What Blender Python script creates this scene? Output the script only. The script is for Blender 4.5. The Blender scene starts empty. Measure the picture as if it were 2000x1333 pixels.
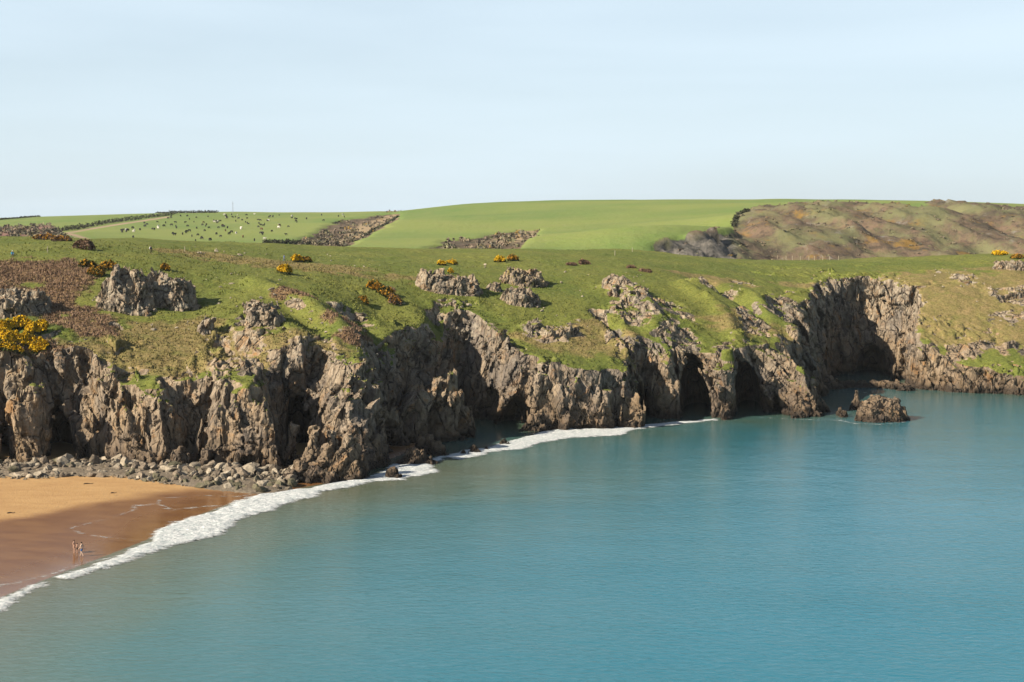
import bpy, math, random, time
import numpy as np
from mathutils import Vector
from concurrent.futures import ThreadPoolExecutor
T00 = time.time()
SC = bpy.context.scene
COL = SC.collection
RAD = math.radians
# ------------------------------------------------------------------ camera
CAMZ, FPX, HORY = 39.0, 2778.0, 440.0
PITCH = math.atan((666.5 - HORY) / FPX)
cam = bpy.data.cameras.new('camera'); cam.sensor_width = 36.0; cam.lens = 36.0 * FPX / 2000.0
cam.clip_start = 1.0; cam.clip_end = 20000
camo = bpy.data.objects.new('camera', cam); COL.objects.link(camo)
camo.location = (0, 0, CAMZ); camo.rotation_euler = (math.pi / 2 - PITCH, 0, 0)
SC.camera = camo
# ------------------------------------------------------------------ light
SUN_EL, SUN_AZ = RAD(32), RAD(24)          # AZ: shadows fall to +x, turned this far towards +y
sun_from = Vector((-math.cos(SUN_AZ) * math.cos(SUN_EL), -math.sin(SUN_AZ) * math.cos(SUN_EL), math.sin(SUN_EL)))
W = bpy.data.worlds.new('World'); SC.world = W; W.use_nodes = True
wn, wl = W.node_tree.nodes, W.node_tree.links
bg = wn['Background']
sky = wn.new('ShaderNodeTexSky'); sky.sky_type = 'NISHITA'; sky.sun_disc = False
sky.sun_elevation = SUN_EL; sky.sun_rotation = math.atan2(sun_from.x, sun_from.y)
sky.air_density = 1.0; sky.dust_density = 1.2; sky.ozone_density = 1.5; sky.altitude = 40
tc = wn.new('ShaderNodeTexCoord')
mp = wn.new('ShaderNodeMapping'); mp.inputs['Scale'].default_value = (1.1, 1.6, 9.0); mp.inputs['Rotation'].default_value = (0, RAD(3.0), RAD(20))
cn = wn.new('ShaderNodeTexNoise'); cn.inputs['Scale'].default_value = 1.5; cn.inputs['Detail'].default_value = 5; cn.inputs['Roughness'].default_value = 0.5; cn.inputs['Distortion'].default_value = 0.3
cr = wn.new('ShaderNodeMapRange'); cr.inputs['From Min'].default_value = 0.32; cr.inputs['From Max'].default_value = 0.72; cr.inputs['To Min'].default_value = 0.62; cr.inputs['To Max'].default_value = 0.86
mx = wn.new('ShaderNodeMix'); mx.data_type = 'RGBA'; mx.inputs['B'].default_value = (7.15, 8.5, 9.5, 1)
wl.new(tc.outputs['Generated'], mp.inputs['Vector']); wl.new(mp.outputs['Vector'], cn.inputs['Vector'])
wl.new(cn.outputs['Fac'], cr.inputs['Value'])
sz = wn.new('ShaderNodeSeparateXYZ'); wl.new(tc.outputs['Generated'], sz.inputs[0])
hz = wn.new('ShaderNodeMapRange'); hz.interpolation_type = 'SMOOTHSTEP'; hz.inputs['From Min'].default_value = 0.15; hz.inputs['From Max'].default_value = 0.5; hz.inputs['To Min'].default_value = 1.0; hz.inputs['To Max'].default_value = 0.10
hmul = wn.new('ShaderNodeMath'); hmul.operation = 'MULTIPLY'   # haze veil: thick low down, thin overhead
wl.new(sz.outputs['Z'], hz.inputs['Value']); wl.new(hz.outputs['Result'], hmul.inputs[0]); wl.new(cr.outputs['Result'], hmul.inputs[1]); wl.new(hmul.outputs[0], mx.inputs['Factor'])
wl.new(sky.outputs['Color'], mx.inputs['A']); wl.new(mx.outputs['Result'], bg.inputs['Color'])
bg.inputs['Strength'].default_value = 0.05
sl = bpy.data.lights.new('sun', 'SUN'); sl.energy = 5.0; sl.angle = RAD(0.55); sl.color = (1.0, 0.885, 0.72)
slo = bpy.data.objects.new('sun', sl); COL.objects.link(slo)
slo.rotation_euler = (-sun_from).to_track_quat('-Z', 'Y').to_euler(); slo.location = sun_from * 300
vs = SC.view_settings; vs.view_transform = 'Standard'; vs.look = 'None'; vs.exposure = 1.2; vs.gamma = 1.0; vs.use_curve_mapping = False
SC.cycles.use_denoising = True; SC.cycles.max_bounces = 6; SC.cycles.diffuse_bounces = 1; SC.cycles.glossy_bounces = 3
SC.cycles.transmission_bounces = 3; SC.cycles.transparent_max_bounces = 8; SC.cycles.volume_bounces = 0
SC.cycles.caustics_reflective = False; SC.cycles.caustics_refractive = False

# ------------------------------------------------------------------ helpers: picture -> place
CP, SP = math.cos(PITCH), math.sin(PITCH)
def ray(x, y):
    a = (x - 1000.0) / FPX; b = -(y - 666.5) / FPX
    return np.array([a, CP + b * SP, -SP + b * CP])
def P(x, y, d):                       # the point at forward distance d seen at (x, y)
    r = ray(x, y); return np.array([0, 0, CAMZ]) + r * (d / r[1])
def G(x, y, z=0.0):                   # the point at height z seen at (x, y)
    r = ray(x, y); return np.array([0, 0, CAMZ]) + r * ((z - CAMZ) / r[2])

# ------------------------------------------------------------------ helpers: noise
def _h(ix, iy, iz, s):
    h = (ix.astype(np.uint32) * np.uint32(374761393) + iy.astype(np.uint32) * np.uint32(668265263)
         + iz.astype(np.uint32) * np.uint32(2147483647) + np.uint32(s * 1274126177 & 0xffffffff))
    h ^= h >> np.uint32(15); h *= np.uint32(2246822519); h ^= h >> np.uint32(13); h *= np.uint32(3266489917); h ^= h >> np.uint32(16)
    return h
def _f(h, k=0):
    if k: h = (h * np.uint32(2654435761 + 2 * k * 40503)) ; h = h ^ (h >> np.uint32(15))
    return (h & np.uint32(0xffff)).astype(np.float32) / 65535.0
def _chunk(fn, p, n=200000):
    if len(p) <= n: return fn(p)
    parts = [p[i:i + n] for i in range(0, len(p), n)]
    with ThreadPoolExecutor(4) as ex: res = list(ex.map(fn, parts))
    if isinstance(res[0], tuple): return tuple(np.concatenate(c) for c in zip(*res))
    return np.concatenate(res)
def vnoise(p, s=0):                   # value noise in -1..1
    def go(p):
        i = np.floor(p).astype(np.int64); f = (p - i).astype(np.float32); f = f * f * (3 - 2 * f)
        r = 0
        for dx in (0, 1):
            for dy in (0, 1):
                for dz in (0, 1):
                    w = (f[:, 0] if dx else 1 - f[:, 0]) * (f[:, 1] if dy else 1 - f[:, 1]) * (f[:, 2] if dz else 1 - f[:, 2])
                    r = r + w * _f(_h(i[:, 0] + dx, i[:, 1] + dy, i[:, 2] + dz, s))
        return r * 2 - 1
    return _chunk(go, p)
def fbm(p, octv=4, s=0, gain=0.5):
    a, r, t = 1.0, 0, 0
    for o in range(octv):
        r = r + a * vnoise(p * (2.03 ** o) + o * 17.3, s + o); t += a; a *= gain
    return r / t
def facet(p, s=0, tilt=0.9):
    """Broken-rock relief: nearest cell's own tilted plane; returns (relief -1..1, gap to next cell)."""
    def go(p):
        i0 = np.floor(p - 0.5).astype(np.int64)
        n = len(p); b1 = np.full(n, 9e9, np.float32); b2 = b1.copy(); bv = np.zeros(n, np.float32)
        for dx in (0, 1):
            for dy in (0, 1):
                for dz in (0, 1):
                    ix, iy, iz = i0[:, 0] + dx, i0[:, 1] + dy, i0[:, 2] + dz
                    h = _h(ix, iy, iz, s)
                    qx = p[:, 0] - ix - 0.5 - (_f(h, 1) - .5) * .8
                    qy = p[:, 1] - iy - 0.5 - (_f(h, 2) - .5) * .8
                    qz = p[:, 2] - iz - 0.5 - (_f(h, 3) - .5) * .8
                    ax, ay, az = np.abs(qx), np.abs(qy), np.abs(qz); d = np.maximum(np.maximum(ax, ay), az) + .18 * (ax + ay + az)
                    v = (_f(h, 4) - .5) * 1.3 + tilt * ((_f(h, 5) - .5) * qx + (_f(h, 6) - .5) * qy + (_f(h, 7) - .5) * qz) * 2
                    c = d < b1
                    b2 = np.where(c, b1, np.minimum(b2, d)); b1 = np.where(c, d, b1); bv = np.where(c, v, bv)
        return bv.astype(np.float32), (b2 - b1).astype(np.float32)
    return _chunk(go, p.astype(np.float32))
def sstep(a, b, x):
    t = np.clip((x - a) / (b - a), 0, 1); return t * t * (3 - 2 * t)

# ------------------------------------------------------------------ helpers: meshes
def new_mesh(name, verts, faces, smooth=True):
    """verts (n,3); faces (m,3) or (m,4) int array"""
    me = bpy.data.meshes.new(name); verts = np.asarray(verts, np.float32); faces = np.asarray(faces, np.int32)
    k = faces.shape[1]
    me.vertices.add(len(verts)); me.vertices.foreach_set('co', verts.ravel())
    me.loops.add(faces.size); me.loops.foreach_set('vertex_index', faces.ravel())
    me.polygons.add(len(faces)); me.polygons.foreach_set('loop_start', np.arange(0, faces.size, k, dtype=np.int32))
    try: me.polygons.foreach_set('loop_total', np.full(len(faces), k, np.int32))
    except Exception: pass
    me.polygons.foreach_set('use_smooth', np.full(len(faces), smooth, bool) if isinstance(smooth, bool) else smooth)
    me.update(calc_edges=True); me.validate()
    return me
def attr(me, name, vals):
    a = me.attributes.new(name, 'FLOAT', 'POINT'); a.data.foreach_set('value', np.asarray(vals, np.float32).ravel())
def obj(name, me, mat=None, parent=None, label=None, cat=None, group=None, kind=None, loc=None):
    o = bpy.data.objects.new(name, me); COL.objects.link(o)
    if mat is not None and me is not None and len(me.materials) == 0: me.materials.append(mat)
    if parent is not None: o.parent = parent
    if loc is not None: o.location = loc
    tag(o, label, cat, group, kind); return o
def tag(o, label=None, cat=None, group=None, kind=None):
    if label: o['label'] = label
    if cat: o['category'] = cat
    if group: o['group'] = group
    if kind: o['kind'] = kind
def grid_mesh(name, xs, ys, zfun):
    X, Y = np.meshgrid(xs, ys, indexing='ij'); Z = zfun(X, Y)
    V = np.stack([X, Y, Z], -1).reshape(-1, 3); nx, ny = len(xs), len(ys)
    i = np.arange(nx * ny).reshape(nx, ny)
    F = np.stack([i[:-1, :-1], i[1:, :-1], i[1:, 1:], i[:-1, 1:]], -1).reshape(-1, 4)
    return new_mesh(name, V, F), V
def surface_nets(F, org, h):
    """F: 3-D array, >0 inside. Returns verts, quads."""
    S = F > 0; nx, ny, nz = F.shape; st = np.array([ny * nz, nz, 1]); Fl = F.ravel()
    ids, pts, edges = [], [], []
    for ax in range(3):
        sl0 = [slice(None)] * 3; sl1 = [slice(None)] * 3; sl0[ax] = slice(0, -1); sl1[ax] = slice(1, None)
        E = np.argwhere(S[tuple(sl0)] != S[tuple(sl1)])
        o1, o2 = (ax + 1) % 3, (ax + 2) % 3
        dims = F.shape
        E = E[(E[:, o1] > 0) & (E[:, o2] > 0) & (E[:, o1] < dims[o1] - 1) & (E[:, o2] < dims[o2] - 1)]
        lin = E @ st; a = Fl[lin]; b = Fl[lin + st[ax]]
        t = a / (a - b); pt = E.astype(np.float32); pt[:, ax] += t
        c = [lin, lin - st[o1], lin - st[o1] - st[o2], lin - st[o2]]
        for q in c: ids.append(q); pts.append(pt)
        qd = np.stack(c, 1); flip = a > 0
        qd[~flip] = qd[~flip][:, ::-1]; edges.append(qd)
    ids = np.concatenate(ids); pts = np.concatenate(pts)
    u, inv = np.unique(ids, return_inverse=True)
    cnt = np.bincount(inv).astype(np.float32)
    V = np.stack([np.bincount(inv, pts[:, k]) / cnt for k in range(3)], 1)
    Q = np.searchsorted(u, np.concatenate(edges))
    return V * h + np.asarray(org), Q
def bil(M, x0, y0, h, x, y):
    u = np.clip((x - x0) / h, 0, M.shape[0] - 1.001); v = np.clip((y - y0) / h, 0, M.shape[1] - 1.001)
    i = u.astype(np.int32); j = v.astype(np.int32); fu = (u - i).astype(np.float32); fv = (v - j).astype(np.float32)
    return (M[i, j] * (1 - fu) + M[i + 1, j] * fu) * (1 - fv) + (M[i, j + 1] * (1 - fu) + M[i + 1, j + 1] * fu) * fv
def tps(pts, lam=0.02):
    pts = np.array(pts, float); xy = pts[:, :2] / 100.0; z = pts[:, 2]; n = len(pts)
    def U(r2): return np.where(r2 > 1e-12, r2 * np.log(r2 + 1e-20), 0)
    K = U(((xy[:, None] - xy[None]) ** 2).sum(-1)) + lam * np.eye(n)
    Pm = np.c_[np.ones(n), xy]; A = np.block([[K, Pm], [Pm.T, np.zeros((3, 3))]])
    w = np.linalg.solve(A, np.r_[z, 0, 0, 0])
    def ev(X, Y):
        s = X.shape; q = np.c_[X.ravel(), Y.ravel()] / 100.0; out = w[n] + q @ w[n + 1:]
        for k in range(n): out = out + w[k] * U(((q - xy[k]) ** 2).sum(-1))
        return out.reshape(s)
    return ev
def segdist(X, Y, A, B):
    ax, ay = A[0], A[1]; dx, dy = B[0] - ax, B[1] - ay; L = dx * dx + dy * dy + 1e-9
    t = np.clip(((X - ax) * dx + (Y - ay) * dy) / L, 0, 1)
    return np.hypot(X - ax - t * dx, Y - ay - t * dy), t
def polydist(X, Y, pl):
    d = np.full(X.shape, 1e9)
    for a, b in zip(pl[:-1], pl[1:]): d = np.minimum(d, segdist(X, Y, a, b)[0])
    return d
def inpoly(X, Y, pl):
    r = np.zeros(X.shape, bool); n = len(pl)
    for i in range(n):
        (x1, y1), (x2, y2) = pl[i][:2], pl[(i + 1) % n][:2]
        if y1 == y2: continue
        c = ((y1 > Y) != (y2 > Y)) & (X < (x2 - x1) * (Y - y1) / (y2 - y1) + x1); r ^= c
    return r

# ------------------------------------------------------------------ helpers: node materials
TONE = 0.82                            # overall reflectance level of every surface
class NT:
    def __init__(s, name):
        s.m = bpy.data.materials.new(name); s.m.use_nodes = True; s.n = s.m.node_tree.nodes; s.l = s.m.node_tree.links
        s.b = s.n['Principled BSDF']; s.out = s.n['Material Output']
    def link(s, a, b):
        s.l.new(a, b)
    def set(s, sock, v):
        if hasattr(v, 'links'): s.l.new(v, sock)
        elif isinstance(v, (tuple, list)) and sock.type == 'RGBA' and len(v) == 3: sock.default_value = (*v, 1)
        else: sock.default_value = v
    def co(s, scale=(1, 1, 1), rot=(0, 0, 0), out='Object'):
        t = s.n.new('ShaderNodeTexCoord'); m = s.n.new('ShaderNodeMapping'); m.inputs['Scale'].default_value = scale; m.inputs['Rotation'].default_value = rot
        s.l.new(t.outputs[out], m.inputs['Vector']); return m.outputs['Vector']
    def noise(s, scale, vec=None, detail=4, rough=0.55, dist=0.0):
        t = s.n.new('ShaderNodeTexNoise'); t.inputs['Scale'].default_value = scale; t.inputs['Detail'].default_value = detail
        t.inputs['Roughness'].default_value = rough; t.inputs['Distortion'].default_value = dist
        s.l.new(vec if vec is not None else s.co(), t.inputs['Vector']); return t.outputs['Fac']
    def voro(s, scale, vec=None, feature='F1', out='Distance', rand=1.0):
        t = s.n.new('ShaderNodeTexVoronoi'); t.feature = feature; t.inputs['Scale'].default_value = scale; t.inputs['Randomness'].default_value = rand
        s.l.new(vec if vec is not None else s.co(), t.inputs['Vector']); return t.outputs[out]
    def attr(s, name):
        t = s.n.new('ShaderNodeAttribute'); t.attribute_name = name; return t.outputs['Fac']
    def rng(s, v, a, b, c=0.0, d=1.0, smooth=False):
        t = s.n.new('ShaderNodeMapRange'); t.interpolation_type = 'SMOOTHSTEP' if smooth else 'LINEAR'
        for k, q in (('From Min', a), ('From Max', b), ('To Min', c), ('To Max', d)): t.inputs[k].default_value = q
        s.set(t.inputs['Value'], v); return t.outputs['Result']
    def math(s, op, a, b=0.0):
        t = s.n.new('ShaderNodeMath'); t.operation = op; s.set(t.inputs[0], a); s.set(t.inputs[1], b); return t.outputs[0]
    def mix(s, f, a, b, mode='MIX'):
        t = s.n.new('ShaderNodeMix'); t.data_type = 'RGBA'; t.blend_type = mode
        s.set(t.inputs['Factor'], f); s.set(t.inputs['A'], a); s.set(t.inputs['B'], b); return t.outputs['Result']
    def fmix(s, f, a, b):
        t = s.n.new('ShaderNodeMix'); t.data_type = 'FLOAT'
        s.set(t.inputs['Factor'], f); s.set(t.inputs['A'], a); s.set(t.inputs['B'], b); return t.outputs['Result']
    def bump(s, hgt, dist, strength=1.0, prev=None):
        t = s.n.new('ShaderNodeBump'); t.inputs['Distance'].default_value = dist; t.inputs['Strength'].default_value = strength
        s.set(t.inputs['Height'], hgt)
        if prev is not None: s.l.new(prev, t.inputs['Normal'])
        return t.outputs['Normal']
    def posz(s):
        g = s.n.new('ShaderNodeNewGeometry'); x = s.n.new('ShaderNodeSeparateXYZ'); s.l.new(g.outputs['Position'], x.inputs[0]); return x.outputs['Z']
    def objrand(s):
        g = s.n.new('ShaderNodeObjectInfo'); return g.outputs['Random']
    def fin(s, color, rough=0.9, normal=None, spec=0.2):
        s.set(s.b.inputs['Base Color'], s.mix(1.0, color, (TONE, TONE, TONE), 'MULTIPLY')); s.set(s.b.inputs['Roughness'], rough); s.b.inputs['Specular IOR Level'].default_value = spec
        if normal is not None: s.l.new(normal, s.b.inputs['Normal'])
        return s.m
def plain(name, col, rough=0.8, var=0.15, scale=3.0, spec=0.2):
    t = NT(name); n = t.noise(scale); c2 = tuple(c * (1 - var * 2) for c in col)
    return t.fin(t.mix(n, c2, tuple(min(1, c * (1 + var)) for c in col)), rough, t.bump(n, 0.02), spec)

def rock_color(t, lichen=False):
    """Weathered limestone: grey-buff with ochre stains, dark joints, a dark tidal zone low down."""
    z = t.posz(); v = t.co((1, 1, 0.55)); v0 = t.co()
    big = t.noise(0.13, v, 4, 0.6, 0.4); mid = t.noise(0.6, v, 5, 0.65, 0.5); fine = t.noise(3.2, v0, 5, 0.7)
    c = t.mix(t.rng(big, 0.36, 0.64), (0.169, 0.136, 0.105), (0.290, 0.207, 0.124))
    c = t.mix(t.rng(mid, 0.42, 0.68), c, (0.332, 0.259, 0.177))
    c = t.mix(t.math('MULTIPLY', t.rng(t.noise(0.33, t.co(), 4, 0.6, 0.8), 0.55, 0.70), 0.8), c, (0.332, 0.164, 0.049))
    c = t.mix(t.math('MULTIPLY', t.rng(t.noise(0.5, t.co((1.4, 1.4, 0.25)), 5, 0.65), 0.53, 0.72), 0.5), c, (0.123, 0.109, 0.094))
    c = t.mix(t.rng(fine, 0.33, 0.58, 0.45, 0.0), c, (0.079, 0.060, 0.046))
    c = t.mix(t.rng(t.noise(0.085, t.co((1, 1, .7), (.3, 0, .4)), 5, 0.62, .6), 0.50, 0.62, 0, .62), c, (0.103, 0.096, 0.093))
    c = t.mix(t.rng(t.noise(0.21, t.co((1, 1, .5), (0, .5, .9)), 5, 0.6, .5), 0.56, 0.68, 0, .55), c, (0.377, 0.311, 0.237))
    up = t.rng(z, 7, 22); pale = t.math('MULTIPLY', up, t.rng(t.noise(0.9, v0, 4, 0.65), 0.44, 0.62, 0, 0.7))
    c = t.mix(pale, c, (0.362, 0.320, 0.244))
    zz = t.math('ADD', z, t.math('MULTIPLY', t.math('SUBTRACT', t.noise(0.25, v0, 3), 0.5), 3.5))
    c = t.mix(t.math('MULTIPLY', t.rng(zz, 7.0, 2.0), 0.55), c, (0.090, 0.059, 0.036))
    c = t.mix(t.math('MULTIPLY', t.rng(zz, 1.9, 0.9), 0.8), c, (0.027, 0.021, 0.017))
    c = t.mix(t.rng(joints(t), 0.0, 0.035, .75, 0), c, (0.05, 0.042, 0.034))      # joint lines darkened in the colour to stand for shadow in the cracks
    if lichen: c = t.mix(t.rng(t.noise(0.9, v0, 4, 0.6), 0.52, 0.63, 0, 0.8), c, (0.340, 0.252, 0.066))
    return c
def chips(t, scale, vec):
    """Height field of broken facets: every cell is a plane with its own tilt."""
    v = t.n.new('ShaderNodeTexVoronoi'); v.inputs['Scale'].default_value = scale; t.l.new(vec, v.inputs['Vector'])
    s = t.n.new('ShaderNodeVectorMath'); s.operation = 'SUBTRACT'; t.l.new(vec, s.inputs[0]); t.l.new(v.outputs['Position'], s.inputs[1])
    c = t.n.new('ShaderNodeVectorMath'); c.operation = 'SUBTRACT'; t.l.new(v.outputs['Color'], c.inputs[0]); c.inputs[1].default_value = (.5, .5, .5)
    d = t.n.new('ShaderNodeVectorMath'); d.operation = 'DOT_PRODUCT'; t.l.new(s.outputs[0], d.inputs[0]); t.l.new(c.outputs[0], d.inputs[1]); return d.outputs['Value']
def warped(t, vec, amt, scale):
    n = t.n.new('ShaderNodeTexNoise'); n.inputs['Scale'].default_value = scale; t.l.new(vec, n.inputs['Vector'])
    m = t.n.new('ShaderNodeVectorMath'); m.operation = 'MULTIPLY_ADD'; t.l.new(n.outputs['Color'], m.inputs[0]); m.inputs[1].default_value = (amt,) * 3; t.l.new(vec, m.inputs[2]); return m.outputs[0]
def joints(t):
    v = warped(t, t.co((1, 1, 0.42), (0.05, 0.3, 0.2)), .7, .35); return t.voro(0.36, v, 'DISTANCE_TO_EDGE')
def rock_bump(t):
    v = warped(t, t.co((1, 1, 0.5), (0.1, 0.25, 0.0)), .5, .8)
    a = t.voro(0.75, v, 'DISTANCE_TO_EDGE'); b = t.noise(2.0, None, 6, 0.62)
    n = t.bump(t.rng(joints(t), 0.0, 0.07), 0.55, 0.9); n = t.bump(t.rng(a, 0.0, 0.08), 0.18, 0.7, n); n = t.bump(chips(t, 0.6, v), 1.7, 0.9, n)
    n = t.bump(chips(t, 2.2, warped(t, t.co((1, 1, .65), (0, -.4, .3)), .25, 2.0)), 0.8, 0.7, n); return t.bump(b, 0.08, 0.5, n)

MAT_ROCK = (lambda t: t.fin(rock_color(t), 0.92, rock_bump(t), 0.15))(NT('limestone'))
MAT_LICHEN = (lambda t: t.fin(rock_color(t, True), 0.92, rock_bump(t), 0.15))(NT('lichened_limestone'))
# ------------------------------------------------------------------ near headland: grass top T(x, y) and coast line in plan
TC = [P(a, b, d - (4.5 if a < 580 and b >= 690 else 2.5 if a < 580 and b >= 600 else 0)) for a, b, d in [
    (-600, 700, 238), (-600, 600, 262), (-600, 515, 290), (-600, 467, 390), (2700, 690, 341), (2700, 600, 355), (2700, 500, 415),
    (-250, 700, 238), (-250, 600, 262), (-250, 515, 290), (-250, 467, 390),
    (-60, 700, 238), (-60, 600, 262), (-60, 512, 286), (0, 467, 385),
    (60, 705, 237), (100, 640, 250), (100, 560, 270), (120, 508, 288),
    (250, 740, 237), (250, 680, 247), (250, 612, 262), (290, 525, 286), (290, 497, 306), (250, 470, 390),
    (380, 745, 236), (360, 650, 256), (400, 580, 276), (420, 525, 297), (440, 500, 320), (430, 477, 410),
    (470, 742, 236), (455, 695, 247), (470, 620, 262), (480, 570, 278), (540, 535, 298),
    (540, 742, 234), (545, 690, 246), (560, 640, 255), (590, 590, 270), (620, 550, 292), (600, 512, 325), (600, 483, 415),
    (640, 715, 238), (640, 665, 250), (690, 705, 240), (735, 725, 235), (680, 640, 258), (690, 600, 277), (720, 560, 297),
    (755, 625, 284), (800, 655, 272), (850, 660, 268), (910, 680, 266), (830, 603, 289), (800, 560, 305), (770, 690, 258),
    (880, 607, 292), (930, 640, 287), (900, 560, 312), (850, 525, 335), (850, 488, 420),
    (1000, 672, 283), (1000, 610, 298), (1010, 560, 318), (1020, 520, 345), (1050, 488, 420),
    (1100, 690, 281), (1110, 630, 297), (1130, 570, 320), (1150, 520, 350),
    (1210, 690, 283), (1190, 620, 298), (1230, 560, 326), (1220, 525, 350), (1250, 489, 425),
    (1300, 690, 290), (1270, 620, 306), (1290, 570, 326), (1340, 540, 352), (1330, 500, 425),
    (1360, 685, 294), (1370, 620, 312), (1420, 690, 294), (1440, 640, 309), (1470, 590, 336), (1460, 545, 362), (1460, 506, 430),
    (1530, 700, 297), (1520, 640, 318), (1550, 580, 352), (1560, 550, 370), (1580, 507, 432), (1600, 560, 362),
    (1570, 720, 303), (1555, 612, 338), (1592, 585, 347), (1680, 565, 364), (1700, 540, 378), (1700, 505, 432),
    (1765, 655, 343), (1780, 600, 357), (1780, 545, 374), (1820, 688, 337.5), (1850, 640, 347), (1850, 580, 360), (1850, 530, 384), (1830, 501, 430),
    (1930, 692, 336), (1930, 620, 351), (1940, 555, 368), (1950, 512, 395), (1960, 496, 425),
    (2060, 690, 336), (2060, 600, 355), (2080, 530, 380), (2080, 497, 420), (2300, 690, 341), (2300, 600, 355), (2300, 500, 415)]]
for X in range(-180, 220, 40): TC.append((X, 500, 23.0)); TC.append((X, 560, 14.0))
Tev = tps(TC, 0.01)
# base of the cliffs (picture x, y at sea level, lean of the face above it)
CB = [(-800, 880, .3), (-260, 893, .3), (-60, 897, .3), (-4, 903, .3), (0, 888, .2), (8, 888, .2), (12, 897, .2), (88, 899, .2), (97, 884, .2), (140, 884, .25), (162, 898, .3),
      (250, 905, .33), (366, 908, .33), (374, 899, .3), (386, 899, .3), (398, 910, .35), (470, 915, .4), (552, 918, .35), (570, 886, .3), (604, 882, .25), (616, 905, .3),
      (690, 924, .33), (728, 916, .3), (750, 896, .2), (762, 868, .15), (785, 845, .15), (830, 829, .15), (872, 818, .15), (903, 813, .2), (925, 822, .3), (985, 836, .35), (1015, 836, .3), (1050, 841, .3), (1062, 841, .28),
      (1130, 841, .25), (1192, 839, .25), (1200, 834, .2), (1212, 837, .2), (1252, 835, .22), (1257, 812, .15), (1270, 811, .2), (1290, 820, .28), (1335, 819, .25), (1341, 812, .2),
      (1392, 812, .2), (1397, 821, .18), (1445, 820, .18), (1449, 806, .15), (1472, 803, .15), (1486, 806, .2), (1538, 807, .25), (1562, 814, .4), (1600, 815, .6),
      (1602, 794, .45), (1596, 776, .32), (1602, 758, .2), (1611, 745, .12), (1636, 732, .12), (1690, 730, .15), (1738, 736, .25), (1768, 757, .3), (1830, 765, .33),
      (1900, 769, .33), (2000, 771, .33), (2120, 772, .4), (2300, 776, .4), (2900, 790, .4)]
CG = [G(x, y, float(np.interp(x, [470, 640], [1.0, 0.0])))[:2] for x, y, k in CB]; CK = [k for x, y, k in CB]
HX0, HX1, HY0, HY1 = -148.0, 164.0, 204.0, 436.0
mx_, my_ = np.arange(HX0 - 6, HX1 + 6.1, 0.5), np.arange(HY0 - 6, HY1 + 150, 0.5)
def _maps():
    X, Y = np.meshgrid(mx_, my_, indexing='ij')
    best = np.full(X.shape, 1e9); K = np.zeros(X.shape)
    for i in range(len(CG) - 1):
        d, t = segdist(X, Y, CG[i], CG[i + 1]); k = CK[i] * (1 - t) + CK[i + 1] * t
        c = d < best; best = np.where(c, d, best); K = np.where(c, k, K)
    poly = [tuple(p) for p in CG] + [(CG[-1][0], 900), (CG[0][0], 900)]
    D = np.where(inpoly(X, Y, poly), best, -best)
    g = 4  # grass top on a coarse grid, then refined
    xs, ys = mx_[::g], my_[::g]
    Xc, Yc = np.meshgrid(xs, ys, indexing='ij'); Tc = Tev(Xc, Yc)
    T = bil(Tc, xs[0], ys[0], 0.5 * g, X, Y)
    for _ in range(2):
        K[1:-1, 1:-1] = (K[:-2, 1:-1] + K[2:, 1:-1] + K[1:-1, :-2] + K[1:-1, 2:]) / 4
    # gullies and ribs in the grass slopes: (points, height change, half width)
    for pts, amp, wd in FEATS:
        pl = [P(*p)[:2] for p in pts]; T = T + amp * np.exp(-(polydist(X, Y, pl) / wd) ** 2)
    q = np.stack([X.ravel(), Y.ravel(), 0 * X.ravel()], 1)
    T = T + (0.55 * fbm(q / 16.0, 3, 5)).reshape(X.shape) + (0.22 * fbm(q / 4.0, 3, 9)).reshape(X.shape)
    return D.astype(np.float32), K.astype(np.float32), T.astype(np.float32)
FEATS = [([(440, 690, 249), (500, 715, 244), (575, 770, 238), (590, 850, 236)], -3.6, 2.6),
         ([(560, 600, 268), (620, 640, 258)], -2.2, 3.5),
         ([(500, 560, 285), (600, 590, 270), (700, 650, 254)], 1.5, 2.6),
         ([(690, 605, 276), (735, 640, 268), (780, 700, 258)], -2.0, 3.0),
         ([(852, 605, 292), (872, 640, 282), (890, 700, 274)], -4.0, 2.4),
         ([(1175, 605, 304), (1230, 690, 288), (1265, 790, 280)], -3.6, 1.8),
         ([(1200, 560, 322), (1260, 590, 312), (1300, 650, 299)], 2.6, 3.0),
         ([(1330, 560, 336), (1400, 600, 322), (1440, 660, 303)], 1.6, 2.5),
         ([(1380, 556, 352), (1440, 590, 338), (1520, 650, 318)], -2.8, 3.0),
         ([(1470, 575, 345), (1500, 640, 325), (1530, 690, 308)], 1.5, 2.2),
         ([(60, 700, 240), (110, 760, 236)], -2.0, 2.5)]
DM, KM, TM = _maps()
# stretches where bedrock breaks through the turf: (picture x, y, distance, half sizes)
RZL = [(505, 640, 256, 5, 9), (585, 690, 243, 6, 6), (690, 605, 276, 6, 4), (1240, 590, 312, 7, 14), (1215, 660, 290, 4, 6), (1320, 610, 310, 5, 10), (1330, 665, 297, 5, 6), (1395, 575, 345, 7, 5), (1470, 630, 318, 4, 12),
       (1540, 600, 338, 6, 14), (1580, 660, 322, 6, 12), (1650, 560, 364, 9, 6), (1745, 610, 352, 6, 13), (1890, 545, 372, 5, 6), (1985, 570, 362, 8, 8), (1985, 625, 350, 8, 4), (1080, 645, 290, 7, 5), (1112, 632, 296, 2.5, 3),
       (930, 640, 286, 5, 8), (960, 672, 280, 7, 6), (660, 735, 238, 9, 6), (150, 735, 234, 10, 5), (400, 745, 232, 9, 4), (1850, 692, 337, 26, 3.5), (1420, 690, 294, 4, 4), (1530, 700, 300, 6, 6), (470, 720, 238, 6, 6), (30, 700, 236, 9, 4)]
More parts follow.
